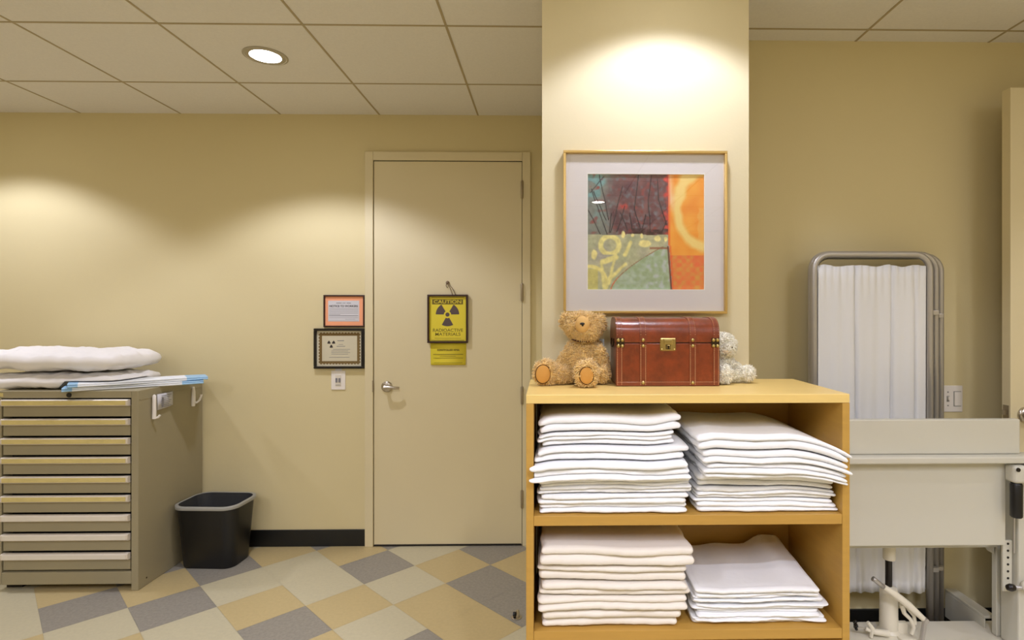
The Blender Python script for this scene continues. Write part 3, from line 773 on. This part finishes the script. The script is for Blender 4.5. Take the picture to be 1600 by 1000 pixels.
stack('lower right', [.524, .544, .562, .580, .596, .612, .630], W4, .412, .800, 1.600, 1.91, 131,
      [(.0, .0, .0, 3), (.006, -.006, .004, 2), (.0, .004, .0, 2), (.002, .0, .004, 2), (.0, -.006, .0, 2), (.004, -.012, -.002, 1)], 'linen', 'folded linens in the lower right pile', CL)

# ------------------------------------------------------------------ plush bears
def ell(bm, c, r, rot=(0, 0, 0), sub=3):
    mt = Matrix.Translation(c) @ Matrix.Rotation(rot[2], 4, 'Z') @ Matrix.Rotation(rot[1], 4, 'Y') @ Matrix.Rotation(rot[0], 4, 'X') @ Matrix.Diagonal((*r, 1))
    bmesh.ops.create_icosphere(bm, subdivisions=sub, radius=1, matrix=mt)
def union(bm, voxel):
    me = bpy.data.meshes.new('tmp'); bm.to_mesh(me); bm.free()
    o = bpy.data.objects.new('tmp', me); C.objects.link(o)
    r = o.modifiers.new('r', 'REMESH'); r.mode = 'VOXEL'; r.voxel_size = voxel
    s = o.modifiers.new('s', 'SMOOTH'); s.iterations = 6; s.factor = .5
    bpy.context.view_layer.update()
    out = bpy.data.meshes.new_from_object(o.evaluated_get(bpy.context.evaluated_depsgraph_get()))
    bpy.data.objects.remove(o)
    return out
def furry(me, count, length, width, seed, skip=None, curl=.5):
    """plush pile: short bent tufts grown out of the skin"""
    rg = random.Random(seed); bm = bmesh.new(); bm.from_mesh(me)
    fs = [f for f in bm.faces]; areas = [f.calc_area() for f in fs]; tot = sum(areas)
    jobs = []
    for f, a in zip(fs, areas):
        n = a/tot*count; k = int(n) + (rg.random() < n-int(n))
        vs_ = [v.co.copy() for v in f.verts]; nrm = f.normal.copy()
        for _ in range(k):
            wts = [rg.random() for _ in vs_]; s = sum(wts)
            p = sum((v*w_ for v, w_ in zip(vs_, wts)), Vector())/s
            if skip and skip(p): continue
            jobs.append((p, nrm))
    for p, nrm in jobs:
        cl_ = Vector((noise.noise(p*95), noise.noise(p*95+Vector((9, 0, 0))), noise.noise(p*95+Vector((0, 9, 0)))-.15))*1.3
        d1 = (nrm + cl_*curl*1.6 + Vector((rg.uniform(-1, 1), rg.uniform(-1, 1), rg.uniform(-1, 1)))*.35).normalized()
        d2 = (d1 + cl_*curl*2.5 + Vector((rg.uniform(-1, 1), rg.uniform(-1, 1), rg.uniform(-1, 1)))*.5).normalized()
        L_ = length*rg.uniform(.6, 1.2); w_ = width*rg.uniform(.7, 1.3)
        u = d1.orthogonal().normalized(); v = d1.cross(u)
        A = [bm.verts.new(p - nrm*.001 + (u*math.cos(a)+v*math.sin(a))*w_) for a in (0, 2.09, 4.19)]
        m_ = p + d1*L_*.55; Bq = [bm.verts.new(m_ + (u*math.cos(a)+v*math.sin(a))*w_*.7) for a in (0, 2.09, 4.19)]
        T = bm.verts.new(m_ + d2*L_*.5)
        for k in range(3):
            bm.faces.new((A[k], A[(k+1) % 3], Bq[(k+1) % 3], Bq[k])); bm.faces.new((Bq[k], Bq[(k+1) % 3], T))
    return bm
def press(p):          # soft plush flattened where it meets the shelf and the trunk
    p.z = max(p.z, 0); p.x = min(max(p.x, PRESS[0]), PRESS[1])
PRESS = (-1, 1)
def bear_obj(name, me, cnt, ln, wd, m, parent, seed, skip=None):
    for v in me.vertices:                       # curly clumps of the pile
        if skip and skip(v.co): continue
        q = v.co*100
        v.co += v.normal*(.0066*noise.noise(q) + .0030*abs(noise.noise(q*1.9)))
        press(v.co)
    me.update()
    bm = furry(me, cnt, ln, wd, seed, skip)
    for v in bm.verts: press(v.co)
    me2 = bpy.data.meshes.new(name); bm.to_mesh(me2); bm.free()
    me2.materials.append(M[m])
    for p in me2.polygons: p.use_smooth = True
    o = bpy.data.objects.new(name, me2); C.objects.link(o); o.parent = parent
    return o
# tan bear; local origin at the seat, camera side is -Y
tb = thing('teddy_bear', 'curly tan teddy bear with maroon neck ribbon sitting left of the trunk', 'teddy bear', (.108, 1.835, SZ+.002))
bm = bmesh.new()
ell(bm, (.003, .01, .062), (.068, .052, .066))                  # belly
ell(bm, (.008, .015, .105), (.058, .042, .045))                 # chest
ell(bm, (.005, -.002, .183), (.060, .052, .044), (0, .06, 0))   # head
ell(bm, (.012, -.025, .168), (.042, .035, .030))
ell(bm, (-.048, .010, .200), (.022, .015, .024)); ell(bm, (.057, .010, .194), (.020, .015, .028)); ell(bm, (.004, .0, .205), (.050, .040, .022))   # ears
ell(bm, (.062, -.008, .070), (.022, .024, .055), (.25, -.22, 0))  # arm on trunk side
ell(bm, (.064, -.030, .030), (.022, .024, .026))
ell(bm, (-.052, -.002, .075), (.020, .022, .050), (.2, .55, 0))  # other arm
ell(bm, (-.072, -.014, .048), (.019, .021, .022))
ell(bm, (-.06, -.025, .030), (.062, .026, .027), (0, 0, .55))   # leg spread left
ell(bm, (-.118, -.055, .038), (.037, .026, .039), (0, 0, .25))  # foot
ell(bm, (.012, -.055, .030), (.027, .058, .028), (0, 0, -.05))  # leg to the front
ell(bm, (.008, -.108, .040), (.034, .024, .041))                # foot
bme = union(bm, .0035)
soles = [((-.126, -.080, .038), .030), ((.006, -.132, .038), .026)]
def skip_t(p):
    if p.z < .002: return True
    for (c, r_) in soles:
        if math.hypot((p.x-c[0])/1.0, (p.z-c[2])/1.25) < r_*.85 and p.y < c[1]+.018: return True
    return math.hypot((p.x+.001)/.022, (p.z-.193)/.026) < .9 and p.y < -.03
PRESS = (-1, .094)
bear_obj('body', bme, 15000, .0120, .0017, 'bear', tb, 5, skip_t)
for v in bme.vertices: pass
bm = bmesh.new(); ell(bm, (-.001, -.053, .191), (.023, .021, .028)); link('muzzle', bm, 'bear_muzzle', tb, smooth=True)
bm = bmesh.new(); ell(bm, (-.003, -.0735, .194), (.0078, .004, .0042)); ell(bm, (-.002, -.0725, .190), (.0035, .0035, .0048)); link('nose', bm, 'black_gloss', tb, smooth=True)
for (c, r_, rz) in ((( -.127, -.079, .037), .026, .25), ((.007, -.124, .037), .024, 0)):
    bm = bmesh.new(); ell(bm, c, (r_, .010, r_*1.22), (0, 0, rz)); so = link('sole', bm, 'bear_pad', tb, smooth=True)
    bm = bmesh.new()
    cr, sr = math.cos(rz), math.sin(rz)
    tube(bm, [(c[0]+r_*.93*math.cos(a)*cr, c[1]+r_*.93*math.cos(a)*sr-.0045, c[2]+r_*1.13*math.sin(a)) for a in [i*2*PI/24 for i in range(25)]], .0011, 6, cap=False)
    link('seam', bm, 'brass_dark', so)
bm = bmesh.new()
tube(bm, [(.008+.041*math.cos(a), .004+.040*math.sin(a)-.006, .139+.003*math.cos(a*2)) for a in [i*2*PI/32 for i in range(33)]], .0022, 8, cap=False)
link('ribbon', bm, 'ribbon', tb, smooth=True)
bm = B((.058, .075, .018, .021, .105, .142)); link('tag', bm, 'ribbon_blue', tb)
# cream bear behind the trunk
WS = 1.07
wb_ = thing('teddy_bear', 'small cream white teddy bear peeking out from behind the trunk at right', 'teddy bear', (.578, 1.845, SZ+.002))
bm = bmesh.new()
ell(bm, (-.006, .012, .042), (.034, .034, .046)); ell(bm, (-.006, .008, .066), (.029, .028, .028))
ell(bm, (-.002, -.002, .112), (.037, .036, .037)); ell(bm, (.006, -.022, .104), (.022, .022, .019))
ell(bm, (-.024, .004, .144), (.012, .009, .010))
ell(bm, (.022, .0, .052), (.016, .016, .034), (0, -.75, 0)); ell(bm, (.040, -.002, .040), (.014, .014, .015))
ell(bm, (.020, -.008, .021), (.040, .018, .018), (0, 0, -.12)); ell(bm, (.066, -.014, .026), (.023, .019, .023))
ell(bm, (-.014, -.030, .022), (.018, .034, .020)); ell(bm, (-.013, -.052, .027), (.022, .015, .026))
bme = union(bm, .003)
PRESS = (-.0375, 1)
bear_obj('body', bme, 9000, .0080, .0014, 'bear_white', wb_, 9, lambda p: p.z < .002)
for c in ((.010, -.034, .122), (.012, -.042, .109)):
    bm = bmesh.new(); ell(bm, c, (.0028, .0028, .0028)); link('eye' if c[2] > .115 else 'nose', bm, 'brass_dark', wb_, smooth=True)
bm = bmesh.new(); ell(bm, (.0, -.034, .097), (.016, .010, .007)); link('muzzle', bm, 'bear_cream', wb_, smooth=True)

wb_.scale = (WS, WS, WS)

# ------------------------------------------------------------------ trunk
TX0, TX1, TY0, TY1 = .212, .534, 1.752, 1.925
tk = thing('treasure_chest', 'brown leather dome top trunk with brass lock and studs on the shelf unit', 'chest', ((TX0+TX1)/2, (TY0+TY1)/2, SZ+.001))
TW, TD = (TX1-TX0)/2, (TY1-TY0)/2
HB, HL, HT = .134, .136, .214       # base top, lid bottom, lid top
def lid_profile(g=0, n=22):
    """(y, z) outline of the lid, front bottom over the dome to the back bottom"""
    pts = [(-TD-g, HL)]
    for i in range(n+1):
        a = PI - PI*i/n
        pts.append(((TD+g)*math.copysign(abs(math.cos(a))**.62, math.cos(a)), HL+.018 + (HT+g-HL-.018)*math.sin(a)**.78))
    pts.append((TD+g, HL)); return pts
def band(bm, x0, x1, prof):
    A = [bm.verts.new((x0, y, z)) for y, z in prof]; D = [bm.verts.new((x1, y, z)) for y, z in prof]
    for i in range(len(prof)-1): bm.faces.new((A[i], A[i+1], D[i+1], D[i]))
    bm.faces.new(A); bm.faces.new(D[::-1])
    bm.faces.new((A[-1], A[0], D[0], D[-1]))
auto_smooth(link('base', B((-TW, TW, -TD, TD, 0, HB)), 'leather', tk, bevel=.003), 30)
bm = bmesh.new(); band(bm, -TW, TW, lid_profile()); lid = auto_smooth(link('lid', bm, 'leather', tk, bevel=.003), 40)
def stitched(x, g, base_part=True):
    pass
for xs0, xs1 in ((-TW-.0012, -TW+.019), (-.089, -.067), (.067, .089), (TW-.019, TW+.0012)):
    bm = bmesh.new(); band(bm, xs0, xs1, lid_profile(.0016)); s_ = auto_smooth(link('strap', bm, 'leather_edge', lid), 40)
    pr = lid_profile(.0030, 60)
    for xe in (xs0+.0035, xs1-.0035):
        bm = bmesh.new()
        for i in range(1, len(pr)-2):
            if i % 2 == 0 and pr[i][0] < .02:
                tube(bm, [(xe, pr[i][0], pr[i][1]), (xe, (pr[i][0]+pr[i+1][0])/2, (pr[i][1]+pr[i+1][1])/2)], .0008, 5)
        link('stitching', bm, 'stitch', s_)
    s_ = link('strap', B((xs0, xs1, -TD-.0016, -TD+.001, .002, HB)), 'leather_edge', tk, bevel=.0006)
    for xe in (xs0+.0035, xs1-.0035):
        bm = bmesh.new(); z = .004
        while z < HB-.004: tube(bm, [(xe, -TD-.0022, z), (xe, -TD-.0022, z+.0036)], .0008, 5); z += .0055
        link('stitching', bm, 'stitch', s_)
link('bottom_strap', B((-TW-.001, TW+.001, -TD-.0022, -TD+.001, .001, .013)), 'leather_edge', tk, bevel=.0006)
bm = bmesh.new(); x = -TW+.004
while x < TW-.005: tube(bm, [(x, -TD-.0028, .0125), (x+.0032, -TD-.0028, .0125)], .0005, 5); x += .0055
link('stitching', bm, 'stitch', tk)
link('side_strap', B((-TW-.0016, -TW+.001, -TD-.001, -TD+.014, .002, HB)), 'leather_edge', tk, bevel=.0005)
link('lid_shadow_gap', B((-TW+.003, TW-.003, -TD+.003, TD-.003, HB, HL)), 'cab_dark', tk)
def stud(x, z, parent=tk, r=.0060):
    bm = bmesh.new(); lathe(bm, [(0, -.0042), (r*.5, -.0036), (r*.85, -.002), (r, 0), (0, 0)], (x, -TD-.0022, z), 'Y', 14)
    link('stud', bm, 'brass', parent, smooth=True)
for x in (-TW+.005, -TW+.0175, TW-.0175, TW-.005):
    for z in (HB-.008, HL+.008): stud(x, z)
for s in (-1, 1):
    link('corner_plate', B((s*(TW-.0115)-.0125, s*(TW-.0115)+.0125, -TD-.0024, -TD, HL-.0145, HL+.0145)) if s < 0 else B((TW-.0115-.0125, TW-.0115+.0125, -TD-.0024, -TD, HL-.0145, HL+.0145)), 'brass_dark', tk, bevel=.001)
    stud(s*.078, HB-.008); stud(s*.078, HL+.008); stud(s*.078, .010)
    bm = bmesh.new(); lathe(bm, [(0, .003), (.004, .002), (.005, 0), (0, 0)], (0, 0, 0), 'X', 10)
    bm.free()
bm = B((-.025, .025, -TD-.004, -TD+.001, HL-.026, HL+.014)); lk = link('lock_plate', bm, 'brass', tk, bevel=.004, seg=1)
link('hasp', B((-.013, .013, -TD-.0075, -TD-.003, HL-.006, HL+.010)), 'brass', lk, bevel=.002)
bm = bmesh.new(); lathe(bm, [(0, -.0068), (.0055, -.0066), (.0065, -.005), (.0065, -.003)], (0, -TD, HL-.014), 'Y', 16); box(bm, -.007, .007, -TD-.006, -TD-.003, HL-.020, HL-.006)
link('keyhole_cover', bm, 'brass_dark', lk)
tube_b = bmesh.new(); tube(tube_b, [(-.0045, -TD-.0075, HL-.018), (-.0045, -TD-.0075, HL-.008), (.0045, -TD-.0075, HL-.008), (.0045, -TD-.0075, HL-.018)], .0011, 6)
link('ring', tube_b, 'brass', lk)
for x in (-.02, .02):
    for z in (HL-.021, HL+.009):
        bm = bmesh.new(); lathe(bm, [(0, -.0058), (.0018, -.0052), (.0022, -.004)], (x, -TD, z), 'Y', 10); link('rivet', bm, 'brass', lk)
# side handle loop on left end
bm = bmesh.new(); tube(bm, [(-TW-.002, -.03, HB+.012), (-TW-.004, -.034, HB-.004), (-TW-.005, -.02, HB-.014), (-TW-.005, .02, HB-.014), (-TW-.004, .034, HB-.004), (-TW-.002, .03, HB+.012)], .0022, 8)
link('side_handle', bm, 'brass_dark', tk, smooth=True)

# ------------------------------------------------------------------ privacy screen in the alcove
ps = thing('privacy_screen', 'folded hospital privacy screen, grey tube frames and white curtains, against alcove wall', 'privacy screen', (1.38, 2.37, 0))
def tubeframe(x0, x1, y, z0, z1, r, rad=.065):
    return [(x0, y, z0), (x0, y, z1-rad)] + [(x0+rad-rad*math.cos(a), y, z1-rad+rad*math.sin(a)) for a in [PI/2*i/8 for i in range(1, 9)]] + \
           [(x1-rad+rad*math.sin(a), y, z1-rad+rad*math.cos(a)) for a in [PI/2*i/8 for i in range(0, 9)]] + [(x1, y, z0)]
FR = [(1.112, 1.604, 2.335, 1.665), (1.120, 1.656, 2.375, 1.668), (1.150, 1.706, 2.415, 1.665)]
for k, (fx0, fx1, fy, fz) in enumerate(FR):
    bm = bmesh.new(); tube(bm, tubeframe(fx0, fx1, fy, .03, fz, .013), .0135, 14)
    fr = P('frame', bm, 'tube', ps, smooth=True)
    bm = bmesh.new(); tube(bm, [(fx0, fy, 1.612), (fx1, fy, 1.612)], .004, 8); tube(bm, [(fx0, fy, .262), (fx1, fy, .262)], .004, 8)
    P('curtain_rod', bm, 'tube', fr); bpy.context.object if False else None
    for xx in (fx0, fx1):
        bm = bmesh.new(); lathe(bm, [(0, 0), (.017, 0), (.018, .02), (.014, .034)], (xx, fy, 0), 'Z', 14); P('rubber_tip', bm, 'black_rubber', fr)
for k, (fx0, fx1, fy, fz) in enumerate(FR):
    bm = bmesh.new(); nx, nzv = 160, 26; rows = []
    a0, a1 = fx0+.017, fx1-.017
    for j in range(nzv+1):
        t = j/nzv; z = 1.617 - t*(1.617-.262+.012)
        row = []
        for i in range(nx+1):
            u = i/nx; g = .35+.65*math.sin(PI*min(1, t*1.15))
            d = .005*math.sin(u*2*PI*2.1+.9*math.sin(t*2+k)) + .016*math.exp(-((u-.34-.02*t)/.013)**2) + .012*math.exp(-((u-.69+.02*t)/.011)**2) + .012*math.exp(-((u-.90)/.012)**2) + .0010*math.sin(u*2*PI*9+1+t*1.2) + .0050*noise.noise(Vector((u*9+k*5, t*1.4, 0)))
            top = .0035*math.sin(u*2*PI*15)*max(0, 1-t*9)
            bot = .006*math.sin(u*2*PI*9+2)*max(0, (t-.8)*5)
            zz = z + (.0035*math.sin(u*2*PI*3.5)+.002*math.sin(u*31) if j == 0 else 0) - .010*t*u
            row.append(bm.verts.new((a0+(a1-a0)*u + .004*math.sin(u*40)*0, fy - .004 + d*(.3+.8*g) + top + bot, zz)))
        rows.append(row)
    for j in range(nzv):
        for i in range(nx): bm.faces.new((rows[j][i], rows[j][i+1], rows[j+1][i+1], rows[j+1][i]))
    cu = P('curtain', bm, 'curtain', ps, smooth=True); cu.modifiers.new('s', 'SOLIDIFY').thickness = .0008
    if k == 0:
        for zz in (1.586, 1.60):
            bm = bmesh.new()
            row = [(v[0], v[1]) for v in [(a0+(a1-a0)*i/80, 0) for i in range(81)]]
            pass
        # darker seams where the cloth is folded
for z in (1.42, .33):
    P('hinge', B((1.604, 1.652, 2.345, 2.366, z-.010, z+.010), (1.660, 1.700, 2.384, 2.406, z-.022, z-.004)), 'tube', ps, bevel=.002)
bm = bmesh.new()
for s in (1,): tube(bm, [(1.66, 2.30, .035), (1.66, 2.44, .035)], .010, 10)
P('foot_bar', bm, 'black_rubber', ps)

# ------------------------------------------------------------------ white adjustable table frame at right
tb2 = thing('adjustable_table', 'cream enamelled adjustable medical stand with foot pedal and black grip, right of the shelf', 'medical stand', (1.40, 2.1, 0))
PT = lambda name, bm, m='white_enamel', par=tb2, **k: P(name, bm, m, par, **k) if par is tb2 else None
def PS(name, bm, m, par, **k):
    o = link(name, bm, m, par, **k); o.data.transform(Matrix.Translation(-tb2.location)); return o
TYF = 2.045
PT('upper_board', B((.90, 1.740, TYF-.005, TYF+.02, .898, 1.026)), bevel=.004)
PT('ledge', B((.90, 2.02, TYF-.045, TYF+.03, .872, .897)), bevel=.005)
PT('front_panel', B((.90, 1.690, TYF, TYF+.02, .558, .8715)), bevel=.004)
PT('cross_beam', B((.90, 1.742, 2.15, 2.25, .506, .60)), bevel=.004)
PT('rear_post', B((1.752, 1.777, 2.165, 2.190, .152, .87)), bevel=.003)
bm = bmesh.new()
v = [bm.verts.new(p) for p in ((1.690, 2.165, .556), (1.742, 2.165, .556), (1.742, 2.165, .475), (1.690, 2.20, .556), (1.742, 2.20, .556), (1.742, 2.20, .475))]
for f in ((0,1,2),(3,5,4),(0,3,4,1),(1,4,5,2),(2,5,3,0)): bm.faces.new([v[i] for i in f])
PT('gusset', bm)
PT('main_post', B((1.758, 1.87, 2.068, 2.155, .152, .8715)), bevel=.006)
PT('inner_channel', B((1.7775, 1.80, 2.17, 2.21, .152, .8715)), bevel=.002)
pp = PT('perforated_bar', B((1.712, 1.748, 2.085, 2.095, .368, .56)), bevel=.003)
for k in range(7):
    bm = bmesh.new(); lathe(bm, [(0, 0), (.0045, 0), (.0045, -.001), (0, -.001)], (1.731, 2.0848, .392+.026*k), 'Y', 12)
    PS('hole', bm, 'cab_dark', pp)
bm = bmesh.new(); tube(bm, [(1.742, 2.07, .52), (1.742, 2.07, .68)], .0035, 8); PT('cable_rod', bm, 'tube')
# grip
bm = bmesh.new(); lathe(bm, [(0, .675), (.016, .675), (.0195, .68), (.0195, .795), (.017, .80), (0, .80)], (1.700, 2.01, 0), 'Z', 24)
gr = auto_smooth(PT('grip', bm, 'black_plastic'), 40); gr['label'] = 'black ribbed hand grip'
PT('grip_clamp', B((1.680, 1.732, 1.99, 2.045, .800, .866)), bevel=.014, seg=4)
bm = bmesh.new(); lathe(bm, [(0, -.003), (.007, -.003), (.008, 0), (0, 0)], (1.690, 1.99, .853), 'Y', 12)
PT('clamp_screw', bm, 'black_gloss')
PT('clamp_arm', B((1.733, 1.80, 2.0, 2.045, .815, .868)), 'white_enamel', bevel=.010)
bm = bmesh.new(); lathe(bm, [(0, -.003), (.005, -.003), (.006, 0), (0, 0)], (1.765, 2.0, .838), 'Y', 12)
PT('clamp_screw', bm, 'black_gloss')
# locking knob
bm = bmesh.new(); lathe(bm, [(0, -.02), (.010, -.018), (.014, -.006), (.012, .006), (.006, .012), (0, .012)], (1.718, 2.05, .400), 'X', 20)
kn = PT('locking_knob', bm, 'black_gloss', smooth=True)
bm = bmesh.new(); tube(bm, [(1.729, 2.05, .400), (1.80, 2.05, .398)], .007, 12); PS('knob_stem', bm, 'tube', kn, smooth=True)
bm = bmesh.new(); lathe(bm, [(0, 0), (.016, 0), (.018, -.02), (.012, -.035), (0, -.037)], (1.77, 2.06, .405), 'Y', 20); PT('post_boss', bm, 'white_steel', smooth=True)
# base
bpl = PT('base_plate', B((.90, 1.98, 1.62, 2.285, .128, .150)), 'white_steel', bevel=.006)
PT('base_frame', B((.90, 1.96, 1.66, 1.72, .07, .127), (.90, .96, 1.72, 2.24, .07, .127), (1.90, 1.96, 1.72, 2.24, .07, .127)), bevel=.004)
PT('side_rail', B((1.752, 1.800, 2.225, 2.452, .188, .20), (1.752, 1.757, 2.225, 2.452, .075, .188)), bevel=.003)
for cx, cy in ((.93, 1.70), (1.90, 1.70), (.93, 2.22), (1.90, 2.22)):
    bm = bmesh.new(); lathe(bm, [(.006, -.015), (.028, -.015), (.035, -.010), (.035, .010), (.028, .015), (.006, .015)], (cx, cy, .0355), 'X', 24)
    cs = auto_smooth(PT('caster', bm, 'black_rubber'), 40)
    PS('caster_fork', B((cx-.022, cx-.018, cy-.015, cy+.015, .03, .075), (cx+.018, cx+.022, cy-.015, cy+.015, .03, .075), (cx-.022, cx+.022, cy-.015, cy+.015, .071, .075)), 'tube', cs)
# hydraulic column
pxx, pyy = 1.350, 2.205
def px_at(px, Y): return None
bm = bmesh.new(); lathe(bm, [(0, .15), (.040, .15), (.041, .158), (.034, .168), (.032, .315), (.029, .328), (.018, .334), (0, .334)], (pxx, pyy, 0), 'Z', 32)
cyl = auto_smooth(PT('hydraulic_cylinder', bm, 'white_steel'), 30)
bm = bmesh.new(); lathe(bm, [(0, .33), (.0125, .33), (.0125, .46), (0, .46)], (pxx, pyy, 0), 'Z', 24); auto_smooth(PT('piston_rod', bm, 'black_gloss'), 30)
bm = bmesh.new(); lathe(bm, [(0, .440), (.021, .440), (.023, .444), (.023, .494), (.018, .503), (0, .506)], (pxx+.002, pyy, 0), 'Z', 28); auto_smooth(PT('piston_cap', bm, 'white_steel'), 40)
# pedal lever with its link, release valve with star knob
def at(px, py, Y):
    th = math.radians(1.0); a = (px-873)/876; c, s = math.cos(th), math.sin(th)
    x = (a*c*Y+s*Y)/(c-a*s); return (x, Y, EYE+(490-py)/876*(s*x+c*Y))
bm = bmesh.new(); tube(bm, [at(1381, 917, 2.13), at(1400, 930, 2.13), at(1420, 946, 2.13), at(1444, 968, 2.13)], .0135, 12, radii=[.010, .0135, .014, .010])
lv = auto_smooth(PT('pedal_lever', bm, 'white_steel'), 50)
bm = bmesh.new(); tube(bm, [at(1364, 904, 2.13), at(1368, 907, 2.13), at(1384, 920, 2.13)], .007, 12, radii=[.0095, .0085, .0085]); PS('lever_socket', bm, 'tube', lv, smooth=True)
bm = bmesh.new(); tube(bm, [at(1445, 970, 2.125), at(1440, 1003, 2.125)], .009, 10); PS('link_rod', bm, 'tube', lv)
bm = bmesh.new(); lathe(bm, [(0, -.014), (.008, -.014), (.010, 0), (.008, .014), (0, .014)], at(1445, 968, 2.13), 'Y', 16); PS('pivot_pin', bm, 'tube', lv)
bm = bmesh.new(); tube(bm, [at(1409, 944, 2.15), at(1413, 958, 2.15), at(1423, 968, 2.15), at(1428, 980, 2.15), at(1424, 991, 2.15)], .009, 10, radii=[.010, .008, .007, .008, .007])
tube(bm, [at(1418, 950, 2.15), at(1428, 962, 2.15), at(1430, 975, 2.15)], .007, 10)
auto_smooth(PT('lever_bracket', bm, 'white_steel'), 60)
bm = bmesh.new(); box(bm, 1.372, 1.412, 2.18, 2.20, .152, .20); box(bm, 1.36, 1.44, 2.14, 2.22, .1502, .158)
PT('cylinder_foot', bm, 'white_steel', bevel=.003)
bm = bmesh.new(); tube(bm, [at(1352, 982, 2.17), at(1366, 987, 2.17), at(1388, 990, 2.17)], .010, 12, radii=[.007, .011, .013])
vb = auto_smooth(PT('release_valve', bm, 'white_steel'), 50)
bm = bmesh.new(); tube(bm, [at(1356, 972, 2.165), at(1363, 982, 2.165), at(1361, 996, 2.165)], .006, 10, radii=[.006, .009, .006]); PS('valve_wing', bm, 'white_steel', vb)
bm = bmesh.new(); tube(bm, [at(1340, 980, 2.17), at(1354, 982, 2.17)], .003, 8); PS('valve_stem', bm, 'tube', vb)
c0 = Vector(at(1337, 977, 2.17)); bm = bmesh.new()
ell(bm, c0, (.008, .010, .010), sub=2)
for a in range(5):
    q = 2*PI*a/5+.3; ell(bm, c0+Vector((.003*math.cos(q), .013*math.cos(q), .013*math.sin(q))), (.006, .006, .006), sub=2)
PS('star_knob', bm, 'black_gloss', vb, smooth=True)

# ------------------------------------------------------------------ door stop on the floor
ds = thing('door_stop', 'small steel door stop fixed to the grey floor tile near the shelf', 'door stop', (-.151, 2.614, 0))
bm = bmesh.new(); lathe(bm, [(0, 0), (.024, 0), (.024, .003), (.018, .006), (0, .006)], n=24); auto_smooth(link('base', bm, 'nickel', ds), 30)
bm = bmesh.new(); tube(bm, [(.004, 0, .004), (.006, 0, .028), (.004, .0, .036)], .009, 12, radii=[.011, .009, .006]); auto_smooth(link('post', bm, 'nickel', ds), 50)
bm = bmesh.new(); lathe(bm, [(0, -.006), (.010, -.006), (.011, 0), (.010, .006), (0, .006)], (-.010, -.004, .018), 'X', 16); link('rubber_bumper', bm, 'black_rubber', ds)
